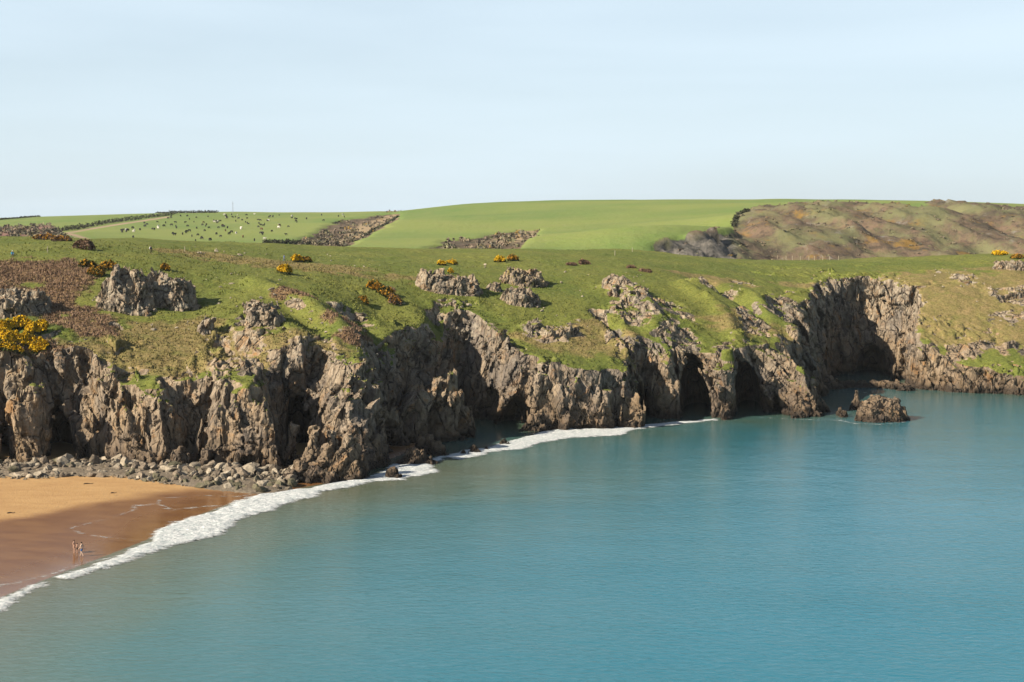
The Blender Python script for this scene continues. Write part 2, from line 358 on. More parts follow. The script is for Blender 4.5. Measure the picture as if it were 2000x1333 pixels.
def _rz():
    X, Y = np.meshgrid(mx_, my_, indexing='ij'); r = np.zeros(X.shape)
    for px, py, d, rx, ry in RZL:
        c = P(px, py, d); r = np.maximum(r, sstep(1.25, .55, np.hypot((X - c[0]) / rx, (Y - c[1]) / ry)))
    return r.astype(np.float32)
RZM = _rz()
def RZat(x, y): return bil(RZM, mx_[0], my_[0], 0.5, np.asarray(x, np.float32), np.asarray(y, np.float32))
def Tat(x, y): return bil(TM, mx_[0], my_[0], 0.5, np.asarray(x, np.float32), np.asarray(y, np.float32))
def Dat(x, y): return bil(DM, mx_[0], my_[0], 0.5, np.asarray(x, np.float32), np.asarray(y, np.float32))
def Kat(x, y): return bil(KM, mx_[0], my_[0], 0.5, np.asarray(x, np.float32), np.asarray(y, np.float32))
# caves: base centre (picture x, y), half width, height, depth, lean of the roof line in x per metre up
CAVES = [(118, 884, 3.0, 9.0, 12, .10), (588, 884, 2.4, 10.5, 14, -.05), (1000, 838, 3.2, 5.5, 12, 0.15), (1364, 815, 3.6, 12.4, 24, -.16), (1462, 807, 2.8, 11.2, 22, -.10),
         (1696, 738, 4.4, 8.2, 20, .14), (1754, 746, 1.4, 7.0, 6, .1), (1262, 812, 1.5, 9.5, 12, -.25), (935, 830, 2.4, 7.0, 10, .3), (4, 888, 1.3, 8.0, 12, .1), (381, 899, .9, 6.5, 8, .4), (1518, 812, 1.6, 7.5, 9, -.15), (470, 914, 1.2, 2.6, 5, .5), (285, 905, 1.3, 2.2, 4, .2)]
CAVES = [(G(x, y, 1.0 if x < 500 else 0.0)[:2], w, hh, dp, ln) for x, y, w, hh, dp, ln in CAVES]
# rock towers standing against the cliff: foot, half sizes, height, lean x per metre
PINS = [(50, 902, 3.4, 3.0, 12.8, .10), (130, 893, 1.3, 1.2, 4.4, .0), (182, 893, 1.7, 1.3, 3.4, -.3), (228, 896, 1.6, 1.4, 4.6, .1),
        (1604, 806, 2.0, 2.2, 7.2, -.26), (1573, 801, 2.4, 2.6, 10.0, -.35), (1632, 800, 1.4, 1.8, 6.2, -.45), (1230, 826, 2.2, 2.4, 11.5, -.10), (1420, 812, 2.3, 2.4, 13.5, -.02), (560, 912, 2.0, 1.6, 6.0, .2),
        (858, 858, 4.6, 4.0, 12.0, .02), (806, 862, 4.2, 4.0, 10.0, .1), (905, 852, 3.0, 3.2, 6.5, .1), (770, 872, 2.5, 2.5, 5.5, .0), (950, 846, 2.2, 2.0, 3.0, .1)]
PINS = [(G(x, y, 1.0 if x < 500 else 0.0)[:2], a, b, hh, ln) for x, y, a, b, hh, ln in PINS]
def smin(a, b, k):
    h = np.clip(0.5 + 0.5 * (b - a) / k, 0, 1); return b * (1 - h) + a * h - k * h * (1 - h)
def gross(x, y, z):
    t = Tat(x, y) - z; zz = np.maximum(z, 0)
    c = Dat(x, y) - Kat(x, y) * zz - 0.10 * np.maximum(zz - 9, 0)
    f = smin(c, t * 0.9, 0.7)
    for (cx, cy), a, b, hh, ln in PINS:
        m = (np.abs(x - cx) < 9) & (np.abs(y - cy) < 9)
        if m.any():
            zt = np.clip(z[m] / hh, 0, 1.2); tp = 1 - 0.55 * zt ** 1.6
            r = np.sqrt(((x[m] - cx - ln * z[m]) / a) ** 2 + ((y[m] - cy) / b) ** 2)
            f[m] = np.maximum(f[m], np.minimum((tp - r) * min(a, b), hh - z[m]))
    return f, t, c
def carve(f, p, rl):
    x, y, z = p[:, 0], p[:, 1], p[:, 2]
    for (cx, cy), w, hh, dp, ln in CAVES:
        m = (np.abs(x - cx) < w + 8) & (y < cy + dp + 4) & (y > cy - 14) & (z < hh + 4)
        if m.any():
            u = (x[m] - cx * y[m] / cy - ln * z[m]) / w; v = np.maximum(z[m], 0) / hh
            back = np.clip((y[m] - cy) / dp, 0, 2)
            f[m] = np.minimum(f[m], (np.sqrt(u * u + v ** 2.6 + back ** 3) - 1) * w + .5 * rl[m])
    return f
def frames(p):
    """Bedding frame: beds lean one way on the west ribs and the other way on the east ones."""
    x, y, z = p[:, 0], p[:, 1], p[:, 2]
    edges = np.array([-58, -36, -12, 24, 34, 62, 80]); tl = np.array([.15, -.05, -.62, -.25, .12, .55, .5, .2])
    th = tl[np.searchsorted(edges, x)]
    c, s = np.cos(th), np.sin(th)
    u = x * c + z * s; w = -x * s + z * c
    return np.stack([u + 0.35 * y, y - 0.2 * u, w], 1)
def rock_relief(p):
    q = frames(p)
    w = np.stack([vnoise(p / 3.1, 31), vnoise(p / 3.1, 32), vnoise(p / 3.1, 33)], 1) * 0.35
    f1, g1 = facet((q + w) / np.array([5.8, 6.2, 13.0]), 11, 0.9)
    f2, g2 = facet((q + w * .5) / np.array([2.5, 3.0, 6.0]), 23, 1.0)
    f3, g3 = facet((q + w * .25) / np.array([1.0, 1.3, 2.3]), 37, 1.05)
    u = q[:, 0] + 1.2 * vnoise(p / 5.0, 61) + .35 * vnoise(p / 1.6, 62)
    saw = lambda v: (v - np.floor(v)) - .5
    bed = (1.05 * saw(u / 2.9) + .42 * saw(u / 1.05)) * (.35 + .65 * sstep(-.5, .4, vnoise(p / 6.0, 63)))
    return bed + 1.7 * f1 - 0.9 * sstep(0.09, 0.0, g1) + 0.95 * f2 - 0.55 * sstep(0.10, 0.0, g2) + 0.20 * f3 - 0.14 * sstep(0.12, 0.0, g3) + 0.3 * fbm(p / 8.0, 2, 77)
def full(p):
    x, y, z = p[:, 0], p[:, 1], p[:, 2]
    w = p / 9.0; wx = 1.1 * vnoise(w, 51) + .5 * vnoise(w * 2.3, 53); wy = 1.1 * vnoise(w, 52) + .5 * vnoise(w * 2.3, 54)
    f, t, c = gross(x + wx, y + wy, z)
    near = np.abs(f) < 3.4
    r = np.zeros(len(p), np.float32)
    if near.any():
        pn = p[near]; rl = rock_relief(pn)
        tn, cn_ = t[near], c[near]
        deep = sstep(-0.2, 1.6, tn - np.maximum(cn_, 0) * 0.55)           # 1 on the faces, 0 on the grass
        edge = np.maximum(sstep(10.0, 1.0, cn_) * sstep(-.3, .45, vnoise(pn / 4.5, 91)), sstep(26.0, 8.0, cn_) * sstep(.30, .62, vnoise(pn / 6.5, 93)))     # ragged rocky rim
        rz = RZat(pn[:, 0], pn[:, 1]) * sstep(-.45, .25, vnoise(pn / 3.2, 95))
        wgt = np.clip(np.maximum(np.maximum(deep, 0.55 * edge), .8 * rz), 0, 1)
        r[near] = rl * wgt + .35 * rz * (1 - deep) + (1 - wgt) * 0.10 * vnoise(pn * 1.1, 7)
    return carve(f + r, p, r)
def build_headland(h=0.4, B=8):
    nx, ny, nz = [int((b - a) / h / B) * B for a, b in ((HX0, HX1), (HY0, HY1), (-2.0, 40.0))]
    org = np.array([HX0, HY0, -2.0]); F = np.empty((nx, ny, nz), np.float32)
    bx, by, bz = nx // B, ny // B, nz // B
    I = np.stack(np.meshgrid(np.arange(bx), np.arange(by), np.arange(bz), indexing='ij'), -1).reshape(-1, 3)
    ctr = org + (I * B + B / 2 - .5) * h
    g = gross(*[ctr[:, k].astype(np.float32) for k in range(3)])[0]
    g2 = carve(g.copy(), ctr.astype(np.float32), np.zeros(len(g), np.float32))
    F.reshape(bx, B, by, B, bz, B)[...] = g2.reshape(bx, 1, by, 1, bz, 1)
    act = I[(np.abs(g) < 5.4) | (np.abs(g2) < 4.5)]
    o = np.stack(np.meshgrid(np.arange(B), np.arange(B), np.arange(B), indexing='ij'), -1).reshape(-1, 3)
    def blk(a):
        p = (a[:, None] * B + o[None]).reshape(-1, 3); return p, full((org + p * h).astype(np.float32))
    for i in range(0, len(act), 1500):
        p, v = blk(act[i:i + 1500]); F[p[:, 0], p[:, 1], p[:, 2]] = v
    V, Q = surface_nets(F, org, h)
    return V, Q
V, Q = build_headland(0.34)
# keep the largest sheet only: drop floating crumbs
def biggest(V, Q, keep=400):
    lab = np.arange(len(V))
    for _ in range(400):
        m = lab[Q].min(1); new = lab.copy(); np.minimum.at(new, Q.ravel(), np.repeat(m, Q.shape[1])); new = new[new]
        if (new == lab).all(): break
        lab = new
    cnt = np.bincount(lab, minlength=len(V)); ok = cnt[lab] > keep; Qk = Q[ok[Q[:, 0]]]
    u, inv = np.unique(Qk, return_inverse=True); return V[u], inv.reshape(Qk.shape)
V, Q = biggest(V, Q)
print('headland', len(V), len(Q), round(time.time() - T00, 1))
def vnormals(V, Q):
    n = np.cross(V[Q[:, 2]] - V[Q[:, 0]], V[Q[:, 3 if Q.shape[1] == 4 else 1]] - V[Q[:, 1 if Q.shape[1] == 4 else 0]])
    N = np.stack([np.bincount(Q.ravel(), np.repeat(n[:, k], Q.shape[1]), len(V)) for k in range(3)], 1)
    return N / (np.linalg.norm(N, axis=1, keepdims=True) + 1e-9)
N = vnormals(V, Q)
if N[:, 2].mean() < 0: Q = Q[:, ::-1]; N = -N
x, y, z = [V[:, k].astype(np.float32) for k in range(3)]
dep = Tat(x, y) - z
n1 = vnoise(V / 2.2, 301); n2 = vnoise(V / 0.9, 302)
slope = N[:, 2] + 0.16 * n1 + 0.10 * n2
rock = sstep(0.80, 0.62, slope) * sstep(0.0, 0.9, dep + 0.5 * sstep(0.8, 0.5, N[:, 2]) + .3 * n1)
rock = np.maximum(rock, sstep(1.6, 3.6, dep + 0.8 * n1 + 2.2 * sstep(.9, .6, N[:, 2]) - 1.2))
rock = np.maximum(rock, sstep(4.5, 2.0, z))
rock = np.maximum(rock, RZat(x, y) * sstep(.93, .80, slope + .12 * n1))
# patches seen on the slopes: (picture x, y, distance, radius x, radius y)
def patch(lst, wob=0.5):
    r = np.zeros(len(V))
    for px, py, d, rx, ry in lst:
        c = P(px, py, d); q = np.hypot((x - c[0]) / rx, (y - c[1]) / ry) + wob * (0.6 * n1 + 0.4 * vnoise(V / 5.0, 303)); r = np.maximum(r, sstep(1.15, 0.75, q))
    return r
heath = patch([(60, 550, 274, 15, 14), (130, 600, 262, 8, 12), (-90, 560, 270, 16, 16), (150, 640, 254, 7, 6), (60, 690, 240, 9, 4), (190, 650, 252, 5.5, 5),
               (590, 582, 274, 6, 3.0), (660, 622, 262, 6, 4.0), (690, 655, 254, 4, 4.5), (745, 575, 297, 3, 3)])
hn = fbm(V / 6.0, 3, 305); heath = heath * sstep(-.34, -.05, hn)
dryg = np.maximum(patch([(330, 690, 247, 16, 12), (250, 720, 240, 16, 7), (450, 720, 241, 12, 6), (1150, 660, 288, 16, 7), (1180, 640, 292, 7, 7), (1850, 590, 360, 26, 20), (1900, 560, 366, 26, 18), (1930, 650, 346, 28, 10), (2050, 580, 360, 25, 25), (1800, 540, 374, 12, 10),
                         (1620, 555, 364, 16, 4), (1750, 570, 364, 8, 10), (1440, 630, 312, 8, 8), (1520, 650, 316, 5, 7), (560, 520, 315, 26, 9), (430, 500, 318, 18, 7), (600, 680, 246, 10, 6), (1390, 545, 356, 12, 4)], .7), 0)
me = new_mesh('cliff_headland', V, Q, rock[Q].mean(1) < .5)
attr(me, 'rock', rock); attr(me, 'heath', heath); attr(me, 'dry', dryg)
GEO = dict(V=V, N=N, rock=rock, heath=heath, dry=dryg)

def grass_color(t):
    heath, dry = t.attr('heath'), t.attr('dry')
    v = t.co()
    a = t.noise(0.055, v, 4, 0.6); b = t.noise(0.42, v, 5, 0.65); c = t.noise(2.0, v, 5, 0.7)
    g = t.mix(t.rng(a, 0.36, 0.62), (0.120, 0.152, 0.030), (0.178, 0.188, 0.042))
    g = t.mix(t.rng(b, 0.50, 0.70, 0, 0.40), g, (0.213, 0.182, 0.046))
    g = t.mix(t.rng(c, 0.40, 0.60, 0.6, 0), g, (0.052, 0.066, 0.013))
    d = t.mix(t.rng(b, 0.35, 0.6), (0.295, 0.215, 0.098), (0.215, 0.180, 0.066)); d = t.mix(t.rng(c, 0.4, 0.62, 0.6, 0), d, (0.079, 0.066, 0.021))
    g = t.mix(t.math('MULTIPLY', dry, t.rng(t.noise(0.25, v, 4, 0.65), 0.30, 0.50, 0.55, 1.0)), g, d)
    hcol = t.mix(t.rng(b, 0.35, 0.65), (0.194, 0.114, 0.054), (0.293, 0.199, 0.105)); hcol = t.mix(t.rng(c, 0.4, 0.62, 0.7, 0), hcol, (0.065, 0.048, 0.023))
    return t.mix(heath, g, hcol)
def headland_mat():
    t = NT('headland_rock_and_turf'); rk = t.attr('rock')
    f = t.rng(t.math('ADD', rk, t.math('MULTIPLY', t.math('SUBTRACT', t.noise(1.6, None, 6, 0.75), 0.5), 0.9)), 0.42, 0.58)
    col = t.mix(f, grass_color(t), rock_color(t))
    gb = t.bump(t.noise(1.9, None, 6, 0.75), 0.35, 0.9); gb = t.bump(t.noise(0.5, None, 3, 0.5), 0.5, 0.6, gb)
    rb = rock_bump(t)
    m = t.n.new('ShaderNodeMix'); m.data_type = 'VECTOR'; t.set(m.inputs['Factor'], f); t.l.new(gb, m.inputs[4]); t.l.new(rb, m.inputs[5])
    return t.fin(col, 0.93, m.outputs[1], 0.12)
MAT_HEAD = headland_mat()
obj('cliff_headland', me, MAT_HEAD, kind='structure')

# ------------------------------------------------------------------ far hills beyond the headland
def proj(x, y, z):                    # where a point of the land shows, for laying out its fields
    dz = z - CAMZ; fw = y * CP - dz * SP; up = y * SP + dz * CP
    return 1000 + FPX * x / fw, 666.5 - FPX * up / fw
FC = [P(*c) for c in [
    (-900, 470, 620), (-900, 440, 1000), (-900, 432, 1300), (-300, 468, 620), (-300, 446, 900), (-300, 434, 1250), (0, 470, 600), (0, 452, 760), (0, 429, 1100), (60, 462, 640), (140, 456, 720), (180, 474, 640),
    (200, 421, 1150), (300, 481, 620), (300, 445, 850), (420, 415, 1200), (330, 426, 1050), (450, 481, 610), (450, 445, 860), (560, 415, 1220), (600, 480, 600), (580, 445, 850), (680, 415, 1220), (560, 470, 660),
    (620, 486, 590), (700, 455, 760), (740, 430, 960), (770, 416, 1150), (700, 488, 570), (790, 450, 760), (800, 430, 880), (830, 408, 1120), (900, 440, 800), (900, 399, 1120),
    (880, 488, 560), (1000, 490, 550), (950, 465, 640), (1000, 445, 750), (1000, 420, 890), (1000, 395, 1090), (1120, 480, 570), (1150, 440, 740), (1150, 394, 1060), (1270, 484, 560), (1280, 440, 700), (1300, 412, 850), (1300, 392, 1030),
    (1400, 446, 640), (1420, 420, 760), (1450, 405, 850), (1450, 391, 1010), (1550, 402, 800), (1600, 391, 960), (1700, 400, 770), (1720, 391, 900), (1800, 395, 820), (1850, 402, 760), (1950, 411, 730), (2000, 416, 730), (2300, 440, 740), (2700, 470, 740),
    (1290, 468, 572), (1350, 464, 580), (1290, 500, 556), (1350, 505, 562), (1430, 448, 610), (1430, 508, 572), (1450, 425, 650), (1500, 512, 585), (1520, 412, 675), (1600, 512, 595), (1620, 406, 695), (1720, 512, 600), (1720, 404, 705), (1850, 512, 605), (1850, 405, 715),
    (2000, 512, 610), (2000, 418, 705), (2300, 520, 620), (2300, 445, 710), (2700, 520, 620)]]
for X in range(-500, 700, 100): FC += [(X, 425, 13), (X, 480, 17), (X * 1.3, 1500, 44), (X * 1.5, 1900, 20)]
Fev = tps(FC, 0.002)
fx = np.arange(-520, 560, 2.5); fy = np.r_[np.arange(425, 800, 2.0), np.arange(800, 1250, 5.0), np.arange(1250, 1900, 14)]
Xc, Yc = np.meshgrid(np.arange(-520, 575, 10.0), np.arange(420, 1920, 10.0), indexing='ij'); FM0 = Fev(Xc, Yc)
X, Y = np.meshgrid(fx, fy, indexing='ij'); Z = bil(FM0, -520, 420, 10.0, X, Y)
def pxpoly(X, Y, Z, pl, soft=6.0, wob=0.0):
    u, v = proj(X, Y, Z); pl = list(pl)
    w = 0 if wob == 0 else (wob * fbm(np.stack([X.ravel(), Y.ravel(), 0 * X.ravel()], 1) / 22.0, 3, 61)).reshape(X.shape)
    d = polydist(u, v * 2.0, [(a, b * 2.0) for a, b in pl + pl[:1]]); d = np.where(inpoly(u, v, pl), d, -d)
    return sstep(-soft, soft, d + w)
BLUFF = [(1280, 474), (1345, 465), (1380, 458), (1430, 448), (1440, 424), (1470, 410), (1560, 403), (1720, 403), (1800, 402), (1850, 399), (2000, 412), (2800, 470), (2800, 600), (1280, 600)]
VAL1 = [(560, 476), (600, 462), (640, 437), (700, 425), (778, 412), (778, 427), (745, 445), (700, 470), (650, 492), (600, 490)]
VAL2 = [(815, 490), (870, 470), (940, 461), (990, 451), (1062, 444), (1040, 462), (1010, 490)]
LEFTB = [(-300, 446), (-50, 446), (100, 439), (115, 450), (150, 480), (-300, 480)]
bl = pxpoly(X, Y, Z, BLUFF, 5, 8); v1 = pxpoly(X, Y, Z, VAL1, 6, 14); v2 = pxpoly(X, Y, Z, VAL2, 6, 12); lb = pxpoly(X, Y, Z, LEFTB, 6, 6)
q = np.stack([X.ravel(), Y.ravel(), 0 * X.ravel()], 1)
rid = (1 - np.abs(fbm(np.stack([q[:, 0] * 1.0 + q[:, 1] * 0.55, q[:, 1] * 0.35, q[:, 2]], 1) / 26.0, 4, 71)) * 2.6).reshape(X.shape)
Z = Z + bl * (5.0 * (rid - .45) + (2.2 * fbm(q / 7.0, 3, 72)).reshape(X.shape)) + (v1 + v2) * (1.2 * fbm(q / 6.0, 3, 73)).reshape(X.shape) + (0.5 * fbm(q / 40.0, 2, 74)).reshape(X.shape) - 2.0 * v1 - 1.5 * v2
cg_ = pxpoly(X, Y, Z, [(1283, 476), (1340, 464), (1420, 452), (1432, 480), (1440, 520), (1283, 520)], 8, 10)
Z = Z + cg_ * ((4.5 * facet(np.stack([q[:, 0] + .5 * q[:, 1], q[:, 1], 0 * q[:, 0]], 1) / np.array([7., 9., 1.]), 77, .8)[0]).reshape(X.shape))
i = np.arange(X.size).reshape(X.shape)
me = new_mesh('far_hills', np.stack([X, Y, Z], -1).reshape(-1, 3), np.stack([i[:-1, :-1], i[1:, :-1], i[1:, 1:], i[:-1, 1:]], -1).reshape(-1, 4))
straw = pxpoly(X, Y, Z, [(668, 466), (700, 440), (772, 416), (776, 428), (740, 446), (690, 471)], 4, 8) + pxpoly(X, Y, Z, [(960, 470), (1010, 452), (1050, 447), (1030, 465), (1000, 484)], 4, 8)
def linepx(pts, w): u, v = proj(X, Y, Z); return sstep(w, w * .4, polydist(u, v * 1.6, [(a, b * 1.6) for a, b in pts]))
path = np.maximum(linepx([(130, 456), (150, 461), (186, 473)], 4.5), linepx([(130, 456), (210, 442), (330, 424)], 2.6))
earth = pxpoly(X, Y, Z, [(-300, 448), (0, 447), (92, 441), (100, 449), (60, 460), (-300, 466)], 4, 4)
attr(me, 'scrub', np.clip(bl + v1 + v2 + lb, 0, 1)); attr(me, 'straw', np.clip(straw, 0, 1)); attr(me, 'path', path); attr(me, 'earth', earth); attr(me, 'bluff', bl); attr(me, 'crag', pxpoly(X, Y, Z, [(1283, 476), (1340, 464), (1420, 452), (1432, 480), (1440, 520), (1283, 520)], 8, 10))
def far_mat():
    t = NT('far_fields'); v = t.co(); a = t.noise(0.008, v, 3, 0.5); b = t.noise(0.06, v, 5, 0.65); c = t.noise(0.25, v, 5, 0.7)
    g = t.mix(t.rng(a, 0.38, 0.6), (0.122, 0.185, 0.048), (0.180, 0.220, 0.059)); g = t.mix(t.rng(b, 0.4, 0.65, 0, .3), g, (0.223, 0.214, 0.081))
    s = t.mix(t.rng(b, 0.36, 0.62), (0.082, 0.067, 0.048), (0.177, 0.120, 0.082)); s = t.mix(t.rng(c, 0.5, 0.68, 0, .6), s, (0.076, 0.082, 0.033))
    s = t.mix(t.rng(c, 0.38, 0.52, .65, 0), s, (0.033, 0.031, 0.023))
    s = t.mix(t.math('MULTIPLY', t.attr('bluff'), t.rng(t.noise(0.05, v, 5, 0.7), 0.57, 0.66, 0, .5)), s, (0.286, 0.162, 0.020))
    s = t.mix(t.math('MULTIPLY', t.attr('bluff'), t.rng(t.noise(0.09, t.co((1, 1, 1), (0, 0, 1)), 5, 0.7), 0.58, 0.68, 0, .6)), s, (0.249, 0.239, 0.211))
    s = t.mix(t.math('MULTIPLY', t.attr('bluff'), t.rng(t.noise(0.035, t.co((1, 1, 1), (0, 0, 2)), 5, 0.65), 0.46, 0.58, 0, .75)), s, (0.155, 0.160, 0.075))
    s = t.mix(t.attr('crag'), s, t.mix(t.rng(c, .4, .6), (0.045, 0.045, 0.040), (0.165, 0.150, 0.130)))
    s = t.mix(t.attr('straw'), s, (0.286, 0.215, 0.128)); s = t.mix(t.attr('earth'), s, (0.229, 0.128, 0.096))
    col = t.mix(t.rng(t.math('ADD', t.attr('scrub'), t.math('MULTIPLY', t.math('SUBTRACT', c, .5), .5)), .35, .6), g, s)
    col = t.mix(t.attr('path'), col, (0.345, 0.239, 0.171))
    return t.fin(col, 0.95, t.bump(c, 1.2, 0.6), 0.1)
obj('far_hills', me, far_mat(), kind='structure')
FARV = np.stack([X, Y, Z], -1).reshape(-1, 3); FARS = np.clip(bl + v1 + v2 + lb, 0, 1).ravel(); FARB = bl.ravel()
FMG = np.full((110, 1), 0.)
def Zfar(x, y):
    i = np.clip(np.searchsorted(fx, x) - 1, 0, len(fx) - 2); j = np.clip(np.searchsorted(fy, y) - 1, 0, len(fy) - 2)
    u = np.clip((x - fx[i]) / (fx[i + 1] - fx[i]), 0, 1); w = np.clip((y - fy[j]) / (fy[j + 1] - fy[j]), 0, 1)
    return (Z[i, j] * (1 - u) + Z[i + 1, j] * u) * (1 - w) + (Z[i, j + 1] * (1 - u) + Z[i + 1, j + 1] * u) * w
def land(x, y):
    z = -9.0
    if y < HY1 and HX0 < x < HX1:
        c = float(Dat(x, y)); t = float(Tat(x, y)); k = float(Kat(x, y)); z = max(z, min(t, c / max(k, .05)) if c > 0 else -9)
    if y > 425: z = max(z, float(Zfar(np.float64(x), np.float64(y))))
    return z
def hit(px, py, d0=205.0, d1=1500.0):
    r = ray(px, py); d = d0; step = 0.5
    while d < d1:
        p = np.array([0, 0, CAMZ]) + r * (d / r[1])
        if p[2] <= land(p[0], p[1]): return Vector((p[0], p[1], land(p[0], p[1])))
        d += step if d < 450 else 2.0
    return None

# ------------------------------------------------------------------ sea
SHORE = [G(x, y)[:2] for x, y in [(-900, 1620), (-300, 1330), (0, 1168), (80, 1136), (130, 1116), (290, 1054), (340, 1024), (450, 984), (560, 958), (640, 944), (720, 915)]]
def shore_sd(X, Y):                   # + towards the land
    d = polydist(X, Y, SHORE); poly = [tuple(p) for p in SHORE] + [(0, 300), (-400, 300), (-400, 60)]
    return np.where(inpoly(X, Y, poly), d, -d)
sx = np.r_[-2600, -1000, -400, np.arange(-200, 260, 4.0), 400, 1000, 2600]
sy = np.r_[-1200, -400, -50, np.arange(60, 380, 4.0), 420, 600, 1000, 2600]
me, V = grid_mesh('sea', sx, sy, lambda X, Y: 0 * X)
sd = -shore_sd(V[:, 0], V[:, 1]); cd = np.where((V[:, 0] > mx_[0]) & (V[:, 0] < mx_[-1]) & (V[:, 1] > my_[0]) & (V[:, 1] < my_[-1]), -Dat(V[:, 0], V[:, 1]), 400)
sh = np.exp(-np.maximum(sd, 0) / 30.0) * .95 + .4 * np.exp(-np.maximum(cd, 0) / 16.0); attr(me, 'shallow', np.clip(sh, 0, 1)); attr(me, 'reef_reflection', np.exp(-np.maximum(cd, 0) / 18.0) * sstep(-42, -22, V[:, 0]))
def sea_mat():
    t = NT('sea_water'); s = t.attr('shallow'); v = t.co((0.55, 1.0, 1.0), (0, 0, 0.12))
    patchy = t.noise(0.035, t.co((0.6, 1, 1)), 4, 0.6)
    s2 = t.math('ADD', s, t.math('MULTIPLY', t.math('SUBTRACT', patchy, 0.5), 0.28))
    col = t.mix(t.rng(s2, 0.03, 0.55), (0.012, 0.142, 0.200), (0.070, 0.142, 0.128)); col = t.mix(t.rng(s2, 0.45, 0.95), col, (0.125, 0.130, 0.090))
    col = t.mix(t.math('MULTIPLY', t.attr('reef_reflection'), t.rng(t.noise(0.09, t.co((.7, 1, 1)), 4, .65), .34, .58, .35, .9)), col, (0.058, 0.092, 0.058))  # dark water by the cliffs: rocky seabed plus their reflection painted into the colour
    gust = t.rng(t.noise(0.02, t.co((0.35, 1, 1)), 3, 0.6), .35, .65, .45, 1.0)
    w1 = t.noise(0.22, v, 3, 0.5, 0.6); w2 = t.noise(1.5, v, 5, 0.6, 0.4)
    n = t.bump(w1, 0.30, 0.35); n = t.bump(t.math('MULTIPLY', w2, gust), 0.22, 0.5, n)
    m = t.fin(col, 0.07, n, 0.5); t.b.inputs['IOR'].default_value = 1.33; return m
obj('sea', me, sea_mat(), kind='structure')

# ------------------------------------------------------------------ beach
DRY = [G(x, y, 1.0)[:2] for x, y in [(-900, 1240), (-300, 1085), (0, 1008), (120, 990), (220, 968), (300, 952), (380, 946), (480, 948)]]
bx_, by_ = np.arange(-190, -14, 0.7), np.arange(90, 250, 0.7)
def beach_z(X, Y):
    s = shore_sd(X, Y); return np.where(s > 0, 0.03 * np.minimum(s, 12) + 0.011 * np.maximum(s - 12, 0), 0.06 * s)
me, V = grid_mesh('beach', bx_, by_, beach_z)
dd = polydist(V[:, 0], V[:, 1], DRY); dpoly = [tuple(p) for p in DRY] + [(-30, 300), (-400, 300), (-400, 100)]
dd = np.where(inpoly(V[:, 0], V[:, 1], dpoly), dd, -dd); dd += 3.2 * fbm(V * np.array([.10, .10, 0]), 4, 41) + .8 * fbm(V * np.array([.5, .5, 0]), 3, 42)
attr(me, 'wrack', sstep(2.6, .6, np.abs(dd - 3.0)))
attr(me, 'wet', sstep(2.5, -3.0, dd)); attr(me, 'swash', sstep(9, 1.5, shore_sd(V[:, 0], V[:, 1]) + 2.5 * fbm(V * np.array([.08, .08, 0]), 2, 43)))
def sand_mat():
    t = NT('sand'); w = t.attr('wet'); n = t.noise(0.22, t.co((1, 2.2, 1), (0, 0, 0.5)), 5, 0.6); f = t.noise(2.4, None, 5, 0.7)
    dry = t.mix(t.rng(n, .35, .65), (0.338, 0.191, 0.066), (0.405, 0.243, 0.091)); dry = t.mix(t.rng(f, .38, .5, .3, 0), dry, (0.242, 0.133, 0.044))
    wet = t.mix(t.rng(n, .35, .65), (0.152, 0.069, 0.026), (0.201, 0.099, 0.037))
    r = t.fmix(w, 0.9, t.fmix(t.attr('swash'), 0.34, 0.14))
    sandc = t.mix(t.math('MULTIPLY', t.attr('wrack'), t.rng(t.noise(1.6, None, 5, .7), .60, .66, 0, .75)), t.mix(w, dry, wet), (0.06, 0.045, 0.03))
    return t.fin(sandc, r, t.bump(t.math('MULTIPLY', f, t.fmix(w, 1.0, 0.06)), 0.12, 0.8), 0.5)
obj('beach', me, sand_mat(), kind='structure')

# ------------------------------------------------------------------ surf along the beach and round the rocks
def foam_sheet(name, polys, h=0.22, lift=0.03, hump=0.25, seed=0, lines=()):
    PL = [[tuple(G(a, b)[:2]) for a, b in p] for p in polys]; LN = [([tuple(G(a, b, .25)[:2]) for a, b in p], w) for p, w in lines]
    al = np.array([p for l in PL for p in l] + [p for l, w in LN for p in l]); x0, y0 = al.min(0) - 3; x1, y1 = al.max(0) + 3
    X, Y = np.meshgrid(np.arange(x0, x1, h), np.arange(y0, y1, h), indexing='ij'); M = np.full(X.shape, -9.0)
    for l in PL:
        d = polydist(X, Y, l + l[:1]); M = np.maximum(M, np.where(inpoly(X, Y, l), d, -d))
    q = np.stack([X.ravel(), Y.ravel(), 0 * X.ravel()], 1)
    ns = (1.3 * fbm(q * np.array([.22, .5, 1]), 4, 81 + seed) + .35 * fbm(q * 1.3, 3, 83 + seed)).reshape(X.shape)
    M = M + ns
    for l, w in LN: M = np.maximum(M, (w - polydist(X + .5 * ns, Y + .5 * ns, l)) * .8 + .22 * ns)
    body = sstep(-.1, 1.4, M); zz = np.maximum(0, beach_z(X, Y)) + lift + hump * body * (0.55 + 0.45 * fbm(q * .9, 3, 85 + seed).reshape(X.shape))
    i = np.arange(X.size).reshape(X.shape); ok = (M[:-1, :-1] > -.45) & (M[1:, 1:] > -.45)
    F = np.stack([i[:-1, :-1], i[1:, :-1], i[1:, 1:], i[:-1, 1:]], -1)[ok]
    u, inv = np.unique(F, return_inverse=True); Vv = np.stack([X, Y, zz], -1).reshape(-1, 3)[u]
    me = new_mesh(name, Vv, inv.reshape(-1, 4)); attr(me, 'foam', M.ravel()[u]); return me
